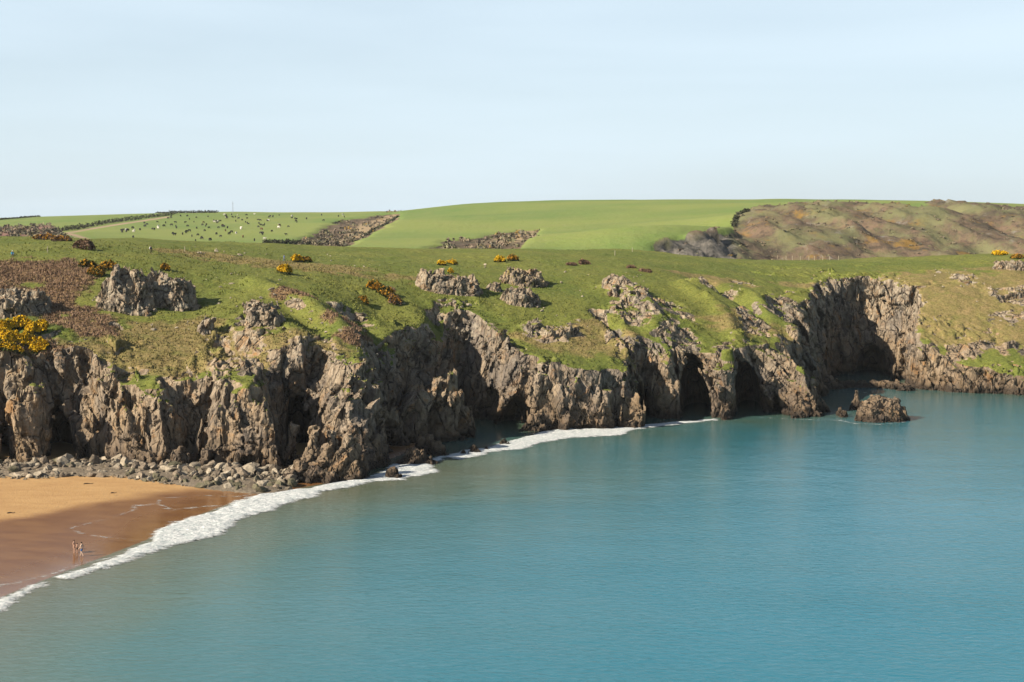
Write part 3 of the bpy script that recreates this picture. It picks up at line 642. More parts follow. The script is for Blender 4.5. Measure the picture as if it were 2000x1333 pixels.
def foam_mat():
    t = NT('sea_foam'); m = t.attr('foam'); n = t.noise(0.9, t.co((0.8, 1.5, 1)), 6, 0.72, .5); n2 = t.noise(3.0, None, 5, 0.7)
    a = t.rng(t.math('ADD', m, t.math('MULTIPLY', t.math('SUBTRACT', n, .5), 2.6)), -.1, .75)
    col = t.mix(t.rng(n2, .38, .62, .9, 0), (0.74, 0.74, 0.73), (0.36, 0.41, 0.41)); col = t.mix(t.rng(n, .40, .52, .6, 0), col, (0.34, 0.40, 0.40))
    t.fin(col, 0.8, t.bump(t.noise(1.3, t.co((.7, 1.3, 1)), 6, .72), .55, .9), 0.2); t.set(t.b.inputs['Alpha'], a); return t.m
MAT_FOAM = foam_mat()
MAIN = [(118, 1128), (200, 1096), (290, 1058), (302, 1040), (335, 1022), (440, 990), (452, 980), (540, 962), (600, 954), (640, 944), (690, 940), (735, 930), (735, 938), (690, 952), (640, 962), (600, 974), (560, 985), (500, 1008), (475, 1015), (460, 1034), (430, 1046), (350, 1066), (290, 1086), (240, 1101), (180, 1118), (130, 1132)]
LEFT = [(-200, 1255), (-60, 1195), (0, 1165), (60, 1144), (84, 1140), (74, 1156), (40, 1174), (0, 1196), (-60, 1228), (-200, 1300)]
SWASH = [([(-60, 1150), (30, 1136), (100, 1118), (150, 1100), (215, 1086), (262, 1066)], .15), ([(148, 1030), (134, 1038), (165, 1044), (232, 1051), (285, 1056)], .12), ([(148, 1030), (215, 1013), (262, 998), (268, 988)], .08), ([(262, 990), (310, 984), (340, 994), (410, 986), (450, 984)], .13), ([(310, 984), (305, 976), (380, 968), (460, 968), (540, 958)], .1)]
obj('breaking_wave_foam', foam_sheet('breaking_wave_foam', [MAIN], .2, .04, .38, 0), MAT_FOAM, label='long white foam band of the wave breaking along the beach edge', cat='foam', kind='stuff')
obj('breaking_wave_foam', foam_sheet('breaking_wave_foam', [LEFT], .2, .04, .3, 3), MAT_FOAM, label='short white foam band at the lower left edge of the beach', cat='foam', kind='stuff')
obj('swash_foam', foam_sheet('swash_foam', [], .12, .02, .02, 5, SWASH), MAT_FOAM, label='thin curling foam lines left on the wet sand', cat='foam', kind='stuff')
ROCKF = [[(690, 940), (740, 926), (765, 908), (840, 898), (862, 890), (880, 893), (846, 908), (830, 925), (790, 938), (740, 942)], [(795, 926), (850, 916), (856, 922), (800, 934)],
         [(860, 893), (900, 880), (945, 876), (1000, 860), (1055, 842), (1130, 836), (1250, 831), (1330, 823), (1400, 818), (1400, 822), (1300, 832), (1240, 841), (1215, 851), (1130, 855), (1060, 865), (1020, 878), (960, 885), (900, 900)],]
RLINES = [([(1475, 814), (1510, 815), (1560, 817), (1650, 819)], .05), ([(1770, 816), (1800, 815), (1832, 816)], .12), ([(1640, 819), (1672, 825), (1720, 827), (1770, 822)], .1), ([(1615, 766), (1700, 765)], .02)]
obj('surf_foam', foam_sheet('surf_foam', ROCKF, .2, .03, .22, 7, RLINES), MAT_FOAM, label='white surf washing round the rocks at the cliff foot', cat='foam', kind='stuff')
print('setting', round(time.time() - T00, 1))
# ------------------------------------------------------------------ haze over the whole place
def box_mesh(name, a, b):
    V = np.array([(x, y, z) for x in (a[0], b[0]) for y in (a[1], b[1]) for z in (a[2], b[2])], float)
    return new_mesh(name, V, np.array([(0, 1, 3, 2), (4, 6, 7, 5), (0, 4, 5, 1), (2, 3, 7, 6), (0, 2, 6, 4), (1, 5, 7, 3)]), False)
hm = bpy.data.materials.new('thin_sea_haze'); hm.use_nodes = True; hn = hm.node_tree.nodes; hn.remove(hn['Principled BSDF'])
pv = hn.new('ShaderNodeVolumePrincipled'); pv.inputs['Color'].default_value = (0.88, 0.94, 1.0, 1); pv.inputs['Density'].default_value = 0.000035; pv.inputs['Anisotropy'].default_value = 0.1
hm.node_tree.links.new(pv.outputs['Volume'], hn['Material Output'].inputs['Volume'])
obj('haze', box_mesh('haze', (-2700, -1300, -14), (2700, 2700, 82)), hm, kind='stuff')
# ------------------------------------------------------------------ placing things on the land
def lands(x, y):
    x = np.asarray(x, float); y = np.asarray(y, float); z = np.full(x.shape, -9.0)
    m = (y < HY1) & (x > HX0) & (x < HX1)
    c, t, k = Dat(x, y), Tat(x, y), Kat(x, y)
    z = np.where(m & (c > 0), np.minimum(t, c / np.maximum(k, .05)), z)
    return np.where(y > 425, np.maximum(z, Zfar(x, y)), z)
def hits(px, py, d0=205.0, d1=1500.0):
    px = np.asarray(px, float); py = np.asarray(py, float); R = np.stack([ray(a, b) for a, b in zip(px, py)])
    out = np.full((len(px), 3), np.nan); todo = np.ones(len(px), bool); d = d0
    while d < d1 and todo.any():
        p = np.array([0, 0, CAMZ]) + R * (d / R[:, 1])[:, None]; zl = lands(p[:, 0], p[:, 1]); h = todo & (p[:, 2] <= zl)
        out[h] = np.c_[p[h, :2], zl[h]]; todo &= ~h; d += 0.4 if d < 440 else 2.0
    return out
def hit(px, py, **k): return Vector(hits([px], [py], **k)[0])
RNG = random.Random(7); NPR = np.random.RandomState(11)
def euler_m(a, b, c):
    from mathutils import Euler
    return np.array(Euler((a, b, c)).to_matrix())

# ------------------------------------------------------------------ crags: broken bedrock standing out of the turf
def sdf_rock(f, lo, hi, h, scale=1.0, amp=1.0, seed=0, keep=60):
    n = [max(6, int((b - a) / h) + 2) for a, b in zip(lo, hi)]
    g = [lo[k] + np.arange(n[k]) * h for k in range(3)]
    p = np.stack(np.meshgrid(*g, indexing='ij'), -1).reshape(-1, 3).astype(np.float32)
    v = f(p); nr = np.abs(v) < 1.6 * scale
    q = frames(p[nr]) + .35 * np.stack([vnoise(p[nr] / 1.6, 3 + seed), vnoise(p[nr] / 1.6, 4 + seed), vnoise(p[nr] / 1.6, 5 + seed)], 1)
    f1, g1 = facet(q / np.array([1.5, 1.7, 2.8]) / scale, 201 + seed, 1.0); f2, g2 = facet(q / np.array([.65, .75, 1.1]) / scale, 202 + seed, 1.0)
    v[nr] += amp * scale * (.55 * f1 - .42 * sstep(.16, 0, g1) + .24 * f2 - .14 * sstep(.16, 0, g2))
    V, Q = surface_nets(v.reshape(n), lo, h)
    if len(Q) == 0: return V, Q
    V, Q = biggest(V, Q, keep)
    Nn = vnormals(V, Q); c = V.mean(0)
    return V, Q
def one_piece(V, Q):
    k = 400
    while True:
        V2, Q2 = biggest(V, Q, k)
        if len(Q2) == 0: return V, Q
        V, Q = V2, Q2; k = int(k * 1.6)
        if k > len(V) * .55: return biggest(V, Q, int(len(V) * .5))
def rock_obj(name, V, Q, base, mat, label, cat, group=None):
    me = new_mesh(name, V - np.asarray(base), Q, False); return obj(name, me, mat, label=label, cat=cat, group=group, loc=tuple(base))
def crag(x0, x1, y0, y1, n, label, seed, lean=-.15, big=1.0, mat=None, hm=.85):
    xc = (x0 + x1) / 2; pf = hit(xc, y1); a = (x1 - x0) / 2 / FPX * pf.y * 1.12
    b = max(1.6, min(.75 * a, 5.0)); cy = pf.y + b * .9; pt = P(xc, y0, cy); cx = pt[0]
    H = hm * max(1.0, pt[2] - float(Tat(cx, cy)))
    lo = np.array([cx - a * 1.25 - 1, cy - b * 1.4 - 1, pf.z - 2.0]); hi = np.array([cx + a * 1.25 + 1, cy + b * 1.5 + 1, pt[2] + 1.6])
    def f(p):
        T_ = Tat(p[:, 0], p[:, 1]); up = p[:, 2] - T_
        q = p + .8 * np.stack([vnoise(p / 2.5, seed), vnoise(p / 2.5, seed + 50), 0 * up], 1)
        c1, _ = facet(np.stack([q[:, 0] + .4 * lean * q[:, 2], q[:, 1], 0 * up + seed], 1) / np.array([2.3, 2.0, 1.0]), 600 + seed, .6)
        r = (np.abs((q[:, 0] - cx - lean * .3 * up) / a) ** 2.4 + np.abs((q[:, 1] - cy) / b) ** 2.4) ** (1 / 2.4)
        prof = H * np.clip(1.0 - .45 * np.clip((q[:, 1] - cy) / b, 0, 1) - .25 * np.clip(-(q[:, 1] - cy) / b, 0, 1), .2, 1) * (.86 + .34 * c1)
        v = np.minimum((1.02 - r) * min(a, b) - .28 * np.maximum(up, 0), (prof - up) * .8)
        return np.minimum(v, up + .8)
    V, Q = sdf_rock(f, lo, hi, .22, .95 * big, .85, seed, 150)
    if len(Q) < 20: return None
    V, Q = one_piece(V, Q)
    return rock_obj('rock_outcrop', V, Q, (cx, cy - b, float(Tat(cx, cy - b))), mat or MAT_ROCK, label, 'rock outcrop')
CR = 'rock outcrops in the turf above the cliffs'
for a in [(-30, 92, 558, 622, 40, 'pale jagged rock outcrop at the left edge above the yellow gorse', 1, -.2, 1.1),
          (194, 296, 514, 611, 34, 'tall pale crag at the left end of the big broken outcrop', 2, -.1, 1.35),
          (285, 382, 530, 606, 34, 'shaded broken crag at the right end of the big outcrop', 3, -.05, 1.2),
          (386, 420, 606, 656, 12, 'small leaning pair of rocks alone on the olive grass slope', 5, -.2, .8),
          (474, 548, 578, 640, 34, 'pale rock spine on top of the grassy rib', 6, -.3, 1.0),
          (820, 932, 524, 575, 40, 'grey clump of rocks in the green turf left of the yellow lichened crag', 9, .05, 1.0),
          (950, 978, 546, 570, 6, 'small grey rock between two larger outcrops', 10, .0, .7),
          (1180, 1262, 522, 556, 30, 'flat scatter of pale rocks on the crest left of the long green field', 15, .2, .7, None, 0.35),
          (1945, 2020, 500, 530, 14, 'dark rocks at the right end of the grassy crest', 23, .1, .8, None, 0.6),]:
    crag(*a)
crag(984, 1062, 518, 560, 36, 'tall crag with yellow lichen standing out of the green turf', 11, -.05, 1.25, MAT_LICHEN)
crag(988, 1052, 560, 600, 22, 'grey blocky foot of the yellow lichened crag', 25, -.02, 1.1)
print('crags', round(time.time() - T00, 1))

# ------------------------------------------------------------------ sea stacks, pinnacles and shore rocks
def tower_rock(name, blobs, label, cat, seed=0, h=.24, mat=None, z0=-.8, scale=1.0, amp=1.0, tk=.62):
    """blobs: (picture x, y of the foot, half width, half depth, height, lean x, lean y, foot height)"""
    B = [(G(b[0], b[1], b[7] if len(b) > 7 else 0.0), *b[2:7]) for b in blobs]
    pts = np.array([b[0] for b in B]); mr = max(max(b[1], b[2]) for b in B) + 1.6; hh = max(b[3] for b in B)
    lo = pts.min(0) - mr - np.array([1, 1, 0]) * hh * .35; hi = pts.max(0) + mr + np.array([1, 1, 0]) * hh * .35; lo[2] = z0 - .3; hi[2] = pts[:, 2].max() + hh + 1.5
    def f(p):
        v = np.full(len(p), -9.0, np.float32)
        for c, a, b, H, lx, ly in B:
            z = p[:, 2] - c[2]; t = np.clip(z / H, -.2, 1.2); tp = 1.08 - tk * np.maximum(t, 0) ** 1.5
            r = np.sqrt(((p[:, 0] - c[0] - lx * z) / a) ** 2 + ((p[:, 1] - c[1] - ly * z) / b) ** 2)
            v = np.maximum(v, np.minimum((tp - r) * min(a, b), (H - z) * .8))
        return np.minimum(v, p[:, 2] - z0)
    V, Q = sdf_rock(f, lo, hi, h, scale, amp, seed, 80)
    base = np.array([*pts[0, :2], z0]); return rock_obj(name, V, Q, base, mat or MAT_ROCK, label, cat)
tower_rock('sea_stack', [(1704, 819, 2.6, 2.2, 3.7, .0, .1), (1716, 818, 2.4, 2.2, 4.5, -.02, .1), (1730, 818, 2.4, 2.2, 3.6, .05, .1), (1742, 819, 2.3, 2.2, 4.1, -.06, .1), (1754, 820, 1.9, 1.8, 2.7, -.12, 0), (1690, 821, 1.9, 1.6, 2.8, .12, .1), (1763, 821, 1.2, 1.2, 1.6, -.1, 0), (1710, 824, 2.4, 1.4, 2.6, 0, .25), (1680, 822, 1.2, 1.4, 1.8, .1, .1), (1735, 824, 2.6, 1.3, 2.6, 0, .25)], 'wide ragged tan sea stack standing in the water off the headland tip', 'sea stack', 1, .22, None, -.8, .7, 1.0, .36)
tower_rock('rock_spire', [(1673, 800, .75, .8, 4.0, -.02, 0), (1668, 800, 1.0, 1.0, 2.0, .1, 0), (1684, 801, .7, .8, 1.6, -.1, 0)], 'thin rock finger rising beside the sea stack', 'rock', 2, .18, None, -.8, .6, .6)
tower_rock('rock_pinnacle', [(612, 930, 1.5, 1.6, 7.2, .02, .1), (598, 934, 1.5, 1.6, 4.6, .12, .1), (648, 928, 1.5, 1.5, 6.9, -.0, .12), (632, 934, 1.7, 1.5, 5.0, .05, .1), (676, 934, 2.0, 1.8, 6.2, .10, .1), (655, 938, 1.9, 1.5, 4.2, .22, .1), (580, 940, 1.5, 1.4, 3.0, .1, .1), (610, 942, 1.5, 1.3, 2.4, .2, .1), (690, 938, 1.4, 1.5, 3.0, 0, .1), (640, 944, 1.4, 1.0, 1.7, .2, .1), (565, 944, 1.2, 1.0, 1.7, .2, .1), (705, 932, 1.3, 1.3, 2.4, 0, .1)], 'cluster of sharp leaning rock pinnacles between the boulders and the surf', 'rock pinnacle', 3, .24)
tower_rock('shore_rock', [(806, 906, 2.0, 1.5, 2.4, .0, .1), (822, 905, 1.5, 1.3, 2.0, -.1, .1), (792, 906, 1.2, 1.0, 1.5, .1, .1), (838, 906, 1.2, 1.0, 1.1, -.1, .1)], 'domed tan shore rock sitting in the white surf', 'rock', 4, .2, None, -.8, .7)
tower_rock('shore_rock', [(835, 886, 1.9, 1.6, 3.0, .0, .1), (822, 886, 1.2, 1.2, 2.6, .1, .1), (855, 888, 1.4, 1.3, 2.2, -.1, .1)], 'dark shaded rock behind the domed tan shore rock', 'rock', 5, .22, None, -.8, .8)
tower_rock('shore_rock', [(718, 915, 1.3, 1.2, 2.6, .1, .1), (738, 912, 1.4, 1.2, 2.0, -.1, .1), (706, 924, 1.0, 1.0, 1.6, .1, .1), (752, 908, .9, .9, 1.2, 0, 0)], 'pair of brown rocks right of the pinnacles', 'rock', 6, .2, None, -.8, .7)
tower_rock('shore_rock', [(766, 933, 1.1, .9, 1.5, .0, .1), (777, 934, .7, .7, .7, 0, 0)], 'small dark brown rock awash in the surf', 'rock', 7, .16, None, -.6, .5)
for i, (x, y, s, lb) in enumerate([(905, 888, .6, 'small wet rock at the water edge below the shaded inlet'), (925, 884, .8, 'brown wet rock where the surf narrows'), (948, 878, .55, 'little dark rock in the surf near the dark cave'), (985, 868, .7, 'low wet rock at the foot of the shaded inlet')]):
    tower_rock('shore_rock', [(x, y, s, s * .9, s * 1.3, .05, .1), (x + 6, y + 1, s * .7, s * .6, s * .7, 0, 0)], lb, 'rock', 8 + i, .15, None, -.5, .5)
tower_rock('shore_rock', [(1045, 841, 2.0, 1.6, 3.2, .0, .1), (1028, 842, 1.2, 1.2, 1.7, .1, .1), (1062, 843, 1.1, 1.0, 1.6, 0, 0)], 'rounded rock in the mouth of the low shaded cave', 'rock', 13, .22, None, -.8, .8)
tower_rock('shore_rock', [(1562, 816, 1.3, 1.0, 1.5, .0, .1), (1552, 817, .8, .7, .8, 0, 0)], 'low brown rock at the foot of the descending ridge', 'rock', 14, .16, None, -.6, .5)
tower_rock('shore_rock', [(1648, 815, .9, .8, 1.2, .0, .1), (1640, 812, .7, .7, 1.5, 0, 0)], 'small brown rock at the tip of the descending ridge', 'rock', 15, .16, None, -.6, .5)
tower_rock('rock_ledge', [(1618, 760, 2.6, 2.0, 2.8, .0, .1), (1602, 761, 1.6, 1.5, 2.2, .0, .1), (1640, 758, 1.8, 1.6, 1.8, .0, .1), (1660, 757, 2.0, 1.6, 1.7, .0, .1), (1684, 757, 2.0, 1.6, 1.8, .0, .1), (1706, 757, 2.0, 1.6, 1.6, .0, .1), (1728, 758, 2.0, 1.6, 1.7, .0, .1), (1750, 760, 2.2, 1.6, 1.8, .0, .1), (1770, 763, 2.0, 1.4, 1.4, 0, .1)], 'low tan rock ledge along the water below the arched cave', 'rock ledge', 16, .26, None, -.8, .8)

# ------------------------------------------------------------------ boulders at the foot of the cliff
def ico(sub):
    import bmesh
    bm = bmesh.new(); bmesh.ops.create_icosphere(bm, subdivisions=sub, radius=1.0); bm.verts.ensure_lookup_table()
    V = np.array([v.co[:] for v in bm.verts]); F = np.array([[v.index for v in f.verts] for f in bm.faces]); bm.free(); return V, F
IV, IF = ico(2); IV3, IF3 = ico(3)
def boulder_mesh(i):
    r = np.random.RandomState(900 + i); V = IV.copy()
    for _ in range(9):                                   # knock flats onto it
        n = r.normal(size=3); n /= np.linalg.norm(n); d = r.uniform(.35, .75); e = V @ n - d; V = V - np.where(e > 0, e, 0)[:, None] * n * .95
    V *= np.array([1, r.uniform(.5, 1), r.uniform(.4, .85)]); V += r.normal(0, .025, V.shape); return V
def boulder_mat(name, c1, c2):
    t = NT(name); v = t.co(); n = t.noise(1.4, v, 5, .65); o = t.objrand()
    c = t.mix(t.rng(n, .35, .65), c1, c2); c = t.mix(t.rng(o, 0, 1, 0, .45), c, tuple(a * .5 for a in c1)); c = t.mix(t.rng(t.noise(5, v, 4, .7), .35, .55, .5, 0), c, tuple(a * .35 for a in c1))
    return t.fin(c, .9, t.bump(t.noise(4, v, 5, .7), .12, .8), .2)
MB_PALE = boulder_mat('pale_limestone_boulder', (0.29, 0.245, 0.18), (0.46, 0.39, 0.295)); MB_DARK = boulder_mat('weedy_boulder', (0.08, 0.08, 0.045), (0.22, 0.185, 0.125))
MB_BROWN = boulder_mat('brown_limestone_boulder', (0.15, 0.12, 0.088), (0.30, 0.24, 0.175))
BM = []
for i in range(12):
    for m, nm in ((MB_PALE, 'p'), (MB_DARK, 'd'), (MB_BROWN, 'b')):
        me = new_mesh('boulder', boulder_mesh(i), IF, False); me.materials.append(m); BM.append(me)
top = [(-40, 899), (60, 901), (200, 899), (300, 902), (420, 907), (520, 911), (575, 915)]; bot = [(-40, 934), (60, 938), (150, 932), (230, 934), (320, 946), (420, 958), (500, 962), (560, 957), (590, 948)]
cand = []
for k in range(1500):
    px = RNG.uniform(-40, 585); ya = np.interp(px, *zip(*top)); yb = np.interp(px, *zip(*bot)); u = RNG.random() ** .9; py = ya + (yb - ya) * u
    dens = .55 if px < 250 and u > .45 else 1.0
    if RNG.random() > dens: continue
    bank = 1.5 * (1 - u) * np.interp(px, [0, 250, 400, 560], [.5, .5, 1.0, 1.2])
    g = G(px, py, 1.3); zb = float(beach_z(np.array([g[0]]), np.array([g[1]]))[0])
    zb = max(zb, .15) + bank * .6; g = G(px, py, zb); s = min(1.25, .24 * math.exp(RNG.gauss(.3, .62))) * (1.3 if u < .4 else 1.0)
    cand.append((s, g, px, u))
cand.sort(key=lambda c: -c[0]); stuffV, stuffF, off = [], [], 0
BIG = {}
for k, (s, g, px, u) in enumerate(cand[:1150]):
    wet = u > .6 and px > 240 and RNG.random() < .6; dark = 1 if wet or RNG.random() < .08 else (2 if RNG.random() < .45 else 0)
    if k < 300:
        me = BM[RNG.randrange(12) * 3 + dark]
        zone = ['below the tall pillar at the left', 'in front of the dark recess', 'below the broad planar face', 'near the middle of the bank', 'below the diagonal crevice', 'below the slanting buttress', 'beside the pinnacles'][min(6, max(0, int((px + 40) / 90)))]
        where = ('against the cliff ' if u < .5 else 'by the sand ') + zone
        if k < 14: lb = f'{["largest", "second largest", "third largest", "fourth largest", "fifth largest", "sixth largest", "seventh largest", "eighth largest", "ninth largest", "tenth largest", "eleventh largest", "twelfth largest", "thirteenth largest", "fourteenth largest"][k]} boulder, lying {where}'
        else: lb = ('dark weedy boulder ' if dark == 1 else 'pale limestone boulder ' if dark == 0 else 'brown boulder ') + where
        o = obj('boulder', me, None, label=lb, cat='boulder', group='boulders along the cliff foot')
        o.location = (g[0], g[1], g[2] + s * .15); o.scale = (s,) * 3; o.rotation_euler = (RNG.uniform(-.4, .4), RNG.uniform(-.4, .4), RNG.uniform(0, 6.3))
    else:
        V_ = boulder_mesh(k % 12) * s @ euler_m(RNG.uniform(-.5, .5), RNG.uniform(-.5, .5), RNG.uniform(0, 6.3)).T + np.array([g[0], g[1], g[2] + s * .1])
        stuffV.append(V_); stuffF.append(IF + off); off += len(V_)
me = new_mesh('cobbles', np.concatenate(stuffV), np.concatenate(stuffF), False); obj('cobbles', me, boulder_mat('cobble', (0.17, 0.14, 0.10), (0.33, 0.275, 0.205)), kind='stuff', label='small cobbles filling the gaps between the boulders', cat='cobbles')
# rubble bank under the boulders
bk = [G(*p, .6)[:2] for p in top] + [G(*p, .6)[:2] for p in bot[::-1]]; pl = [tuple(p) for p in bk]
xs = np.arange(min(p[0] for p in pl) - 2, max(p[0] for p in pl) + 2, .5); ys = np.arange(min(p[1] for p in pl) - 2, max(p[1] for p in pl) + 8, .5)
X_, Y_ = np.meshgrid(xs, ys, indexing='ij'); dq = polydist(X_, Y_, pl + pl[:1]); dq = np.where(inpoly(X_, Y_, pl), dq, -dq)
q_ = np.stack([X_.ravel(), Y_.ravel(), 0 * X_.ravel()], 1); fz, _g = facet(q_ / np.array([.8, .8, 1]), 401)
Z_ = beach_z(X_, Y_) - .35 + .30 * np.clip(dq, -3, 3.0) * .8 + .16 * fz.reshape(X_.shape)
i_ = np.arange(X_.size).reshape(X_.shape); F_ = np.stack([i_[:-1, :-1], i_[1:, :-1], i_[1:, 1:], i_[:-1, 1:]], -1)[dq[:-1, :-1] > -1.0]
u_, inv_ = np.unique(F_, return_inverse=True); me = new_mesh('shingle_bank', np.stack([X_, Y_, Z_], -1).reshape(-1, 3)[u_], inv_.reshape(-1, 4)); obj('shingle_bank', me, boulder_mat('shingle', (0.13, 0.105, 0.075), (0.27, 0.22, 0.16)), kind='structure')
print('boulders', len(cand), round(time.time() - T00, 1))

# loose stones lying in the turf
ST = [(450, 545, 60, 18, 26), (520, 560, 50, 18, 16), (430, 600, 40, 30, 8), (290, 640, 25, 10, 9), (360, 640, 40, 22, 9), (270, 612, 40, 6, 8), (640, 505, 60, 10, 10), (720, 520, 26, 4, 6), (400, 492, 40, 8, 16), (500, 498, 40, 8, 8), (540, 600, 40, 30, 14), (590, 650, 60, 30, 16), (900, 590, 60, 18, 10), (1150, 560, 60, 30, 14), (1240, 540, 40, 14, 22), (1020, 610, 70, 18, 8), (1300, 600, 50, 30, 12), (1080, 640, 80, 20, 14), (650, 620, 50, 20, 10), (1840, 535, 40, 12, 12), (1900, 560, 60, 30, 14), (950, 520, 30, 4, 6), (700, 690, 40, 25, 10), (1440, 560, 50, 16, 8), (920, 650, 25, 20, 10)]
sp, si = [], []
for k, (cx, cy, rx, ry, n) in enumerate(ST):
    for _ in range(n): sp.append((cx + RNG.gauss(0, .5) * rx, cy + RNG.gauss(0, .5) * ry)); si.append(k)
NEARS = ['in the rubble right of the big outcrop', 'left of the brown scrub strip', 'above the leaning pair of rocks', 'in the loose row below the big outcrop', 'on the slope below the big outcrop', 'at the foot of the big outcrop', 'near the lone yellow gorse', 'in the row on the smooth turf left of the grey clump', 'by the path near the dark walker', 'on the plateau right of the dark walker', 'below the pale rock spine', 'low on the grassy rib', 'below the grey rock clump', 'right of the lichened crag', 'in the pale scatter on the crest', 'below the lichened crag', 'beside the leaning slab crag', 'above the grey slab cliff', 'beside the brown scrub strip', 'on the tawny right shoulder', 'on the tawny right slope', 'left of the lichened crag on the rim', 'at the end of the grassy rib', 'at the head of the grassy gully', 'on the rim of the shaded inlet']
for (a, b), k, p in zip(sp, si, hits(*zip(*sp))):
    if np.isnan(p[0]): continue
    s = min(.85, .2 * math.exp(RNG.gauss(.25, .5)))
    o = obj('loose_stone', BM[RNG.randrange(12) * 3], None, label='pale loose stone ' + NEARS[k], cat='stone', group='loose stones in the clifftop turf')
    o.location = (p[0], p[1], p[2] + s * .1); o.scale = (s, s, s * RNG.uniform(.7, 1.1)); o.rotation_euler = (RNG.uniform(-.3, .3), RNG.uniform(-.3, .3), RNG.uniform(0, 6.3))
# ------------------------------------------------------------------ vegetation built from many small leaf faces
def soup(C, size, rs, flat=0.0, aspect=1.0):
    """one small randomly turned triangle per centre"""
    n = len(C); a = rs.normal(size=(n, 3)); a[:, 2] *= (1 - flat); a /= np.linalg.norm(a, axis=1, keepdims=True)
    b = np.cross(a, rs.normal(size=(n, 3))); b /= np.linalg.norm(b, axis=1, keepdims=True); s = (np.asarray(size) * rs.uniform(.6, 1.4, n))[:, None]
    V = np.stack([C + a * s, C - a * s * .5 + b * s * .7 * aspect, C - a * s * .5 - b * s * .7 * aspect], 1).reshape(-1, 3)
    return V, np.arange(3 * n).reshape(n, 3)
def leaf_mat(name, c1, c2, scale=1.5, tr=0.0):
    t = NT(name); a = t.attr('tint'); c = t.mix(a, c1, c2); c = t.mix(t.rng(t.noise(scale, None, 3, .6), .35, .65, .4, 0), c, tuple(q * .45 for q in c1)); return t.fin(c, .85, None, .15)
ML_BROWN = leaf_mat('brown_scrub', (0.12, 0.072, 0.045), (0.28, 0.18, 0.115)); ML_GREEN = leaf_mat('gorse_leaves', (0.035, 0.05, 0.014), (0.10, 0.115, 0.03)); ML_YEL = leaf_mat('gorse_flowers', (0.58, 0.33, 0.008), (0.80, 0.50, 0.014))
ML_ORG = leaf_mat('fading_gorse_flowers', (0.34, 0.16, 0.014), (0.52, 0.27, 0.02)); ML_HEDGE = leaf_mat('hedge_leaves', (0.030, 0.038, 0.022), (0.085, 0.085, 0.045)); ML_STRAW = leaf_mat('straw', (0.22, 0.16, 0.07), (0.36, 0.27, 0.13)); ML_STEM = plain('woody_stem', (0.10, 0.07, 0.045))
def tinted(name, V, F, tint):
    me = new_mesh(name, V, F, False); attr(me, 'tint', tint); return me
def blob(rs, n, rx, ry, h):
    a = rs.uniform(0, 2 * math.pi, n); r = np.sqrt(rs.uniform(0, 1, n)); z = np.sqrt(np.maximum(0, 1 - r ** 2)) * (rs.uniform(.35, 1, n) ** .5)
    lump = 1 + .28 * np.sin(a * 3 + rs.uniform(0, 6)) + .15 * np.sin(a * 7 + rs.uniform(0, 6))
    return np.stack([np.cos(a) * r * rx * lump, np.sin(a) * r * ry * lump, z * h * lump], 1)
def bush(px, py, w, h, label, flower=.5, fmat=None, base=None, seed=0, name='gorse_bush', cat='gorse bush', depth=None, group=None):
    rs = np.random.RandomState(seed + int(px) + 500); p = hit(px, py); e = obj(name, None, label=label, cat=cat, group=group, loc=p); d = depth or w * .8
    n = int(420 + 260 * w * h); C = blob(rs, n, w / 2, d / 2, h); sl = np.array([float(Tat(p.x + c[0], p.y + c[1])) - p.z if p.y < 430 else 0 for c in C]); C[:, 2] += sl
    V, F = soup(C, .13 + .035 * min(w, 3), rs); obj('foliage', tinted('foliage', V, F, np.repeat(rs.uniform(0, 1, n), 3)), base or ML_GREEN, e, kind='stuff')
    st = np.array([[0, 0, -.1], [.05, 0, -.1], [0, .05, -.1], [.3 * w, 0, h * .6], [-.25 * w, .1, h * .6], [0, -.2 * w, h * .7]]); obj('stem', new_mesh('stem', st, np.array([[0, 1, 3], [1, 2, 4], [2, 0, 5]])), ML_STEM, e)
    if flower > 0:
        k = C[(C[:, 2] - sl) > h * .30]; k = k[rs.permutation(len(k))[:int(n * flower * (.5 if fmat is ML_ORG else 1))]]; k = np.concatenate([k, k + rs.normal(0, .10, k.shape)]); k = k * np.array([1.04, 1.04, 1.0]) + np.array([0, -.08, .10])
        V, F = soup(k, .10 + .03 * min(w, 3), rs); obj('flowers', tinted('flowers', V, F, np.repeat(rs.uniform(0, 1, len(k)), 3)), fmat or ML_YEL, e, kind='stuff')
    return e
for k, (x, y, w, h, fl) in enumerate([(8, 648, 3.2, 1.5, .7), (40, 640, 3.4, 1.5, .8), (68, 652, 3.0, 1.4, .6), (20, 668, 3.4, 1.5, .65), (52, 672, 3.0, 1.3, .5), (84, 640, 1.9, 1.0, .7), (-12, 662, 2.8, 1.3, .6), (78, 684, 2.6, 1.2, .5), (32, 690, 2.4, 1.1, .25), (8, 688, 2.6, 1.2, .2)]):
    bush(x, y, w, h, 'yellow gorse bush in the big patch at the left edge, ' + ['upper left one', 'top middle one', 'right of the middle', 'lower left of the middle', 'low middle one', 'small top right one', 'cut by the picture edge', 'low right one', 'sparse lowest one', 'sparse lower left one'][k], fl, seed=k, group='gorse bushes in the left patch')
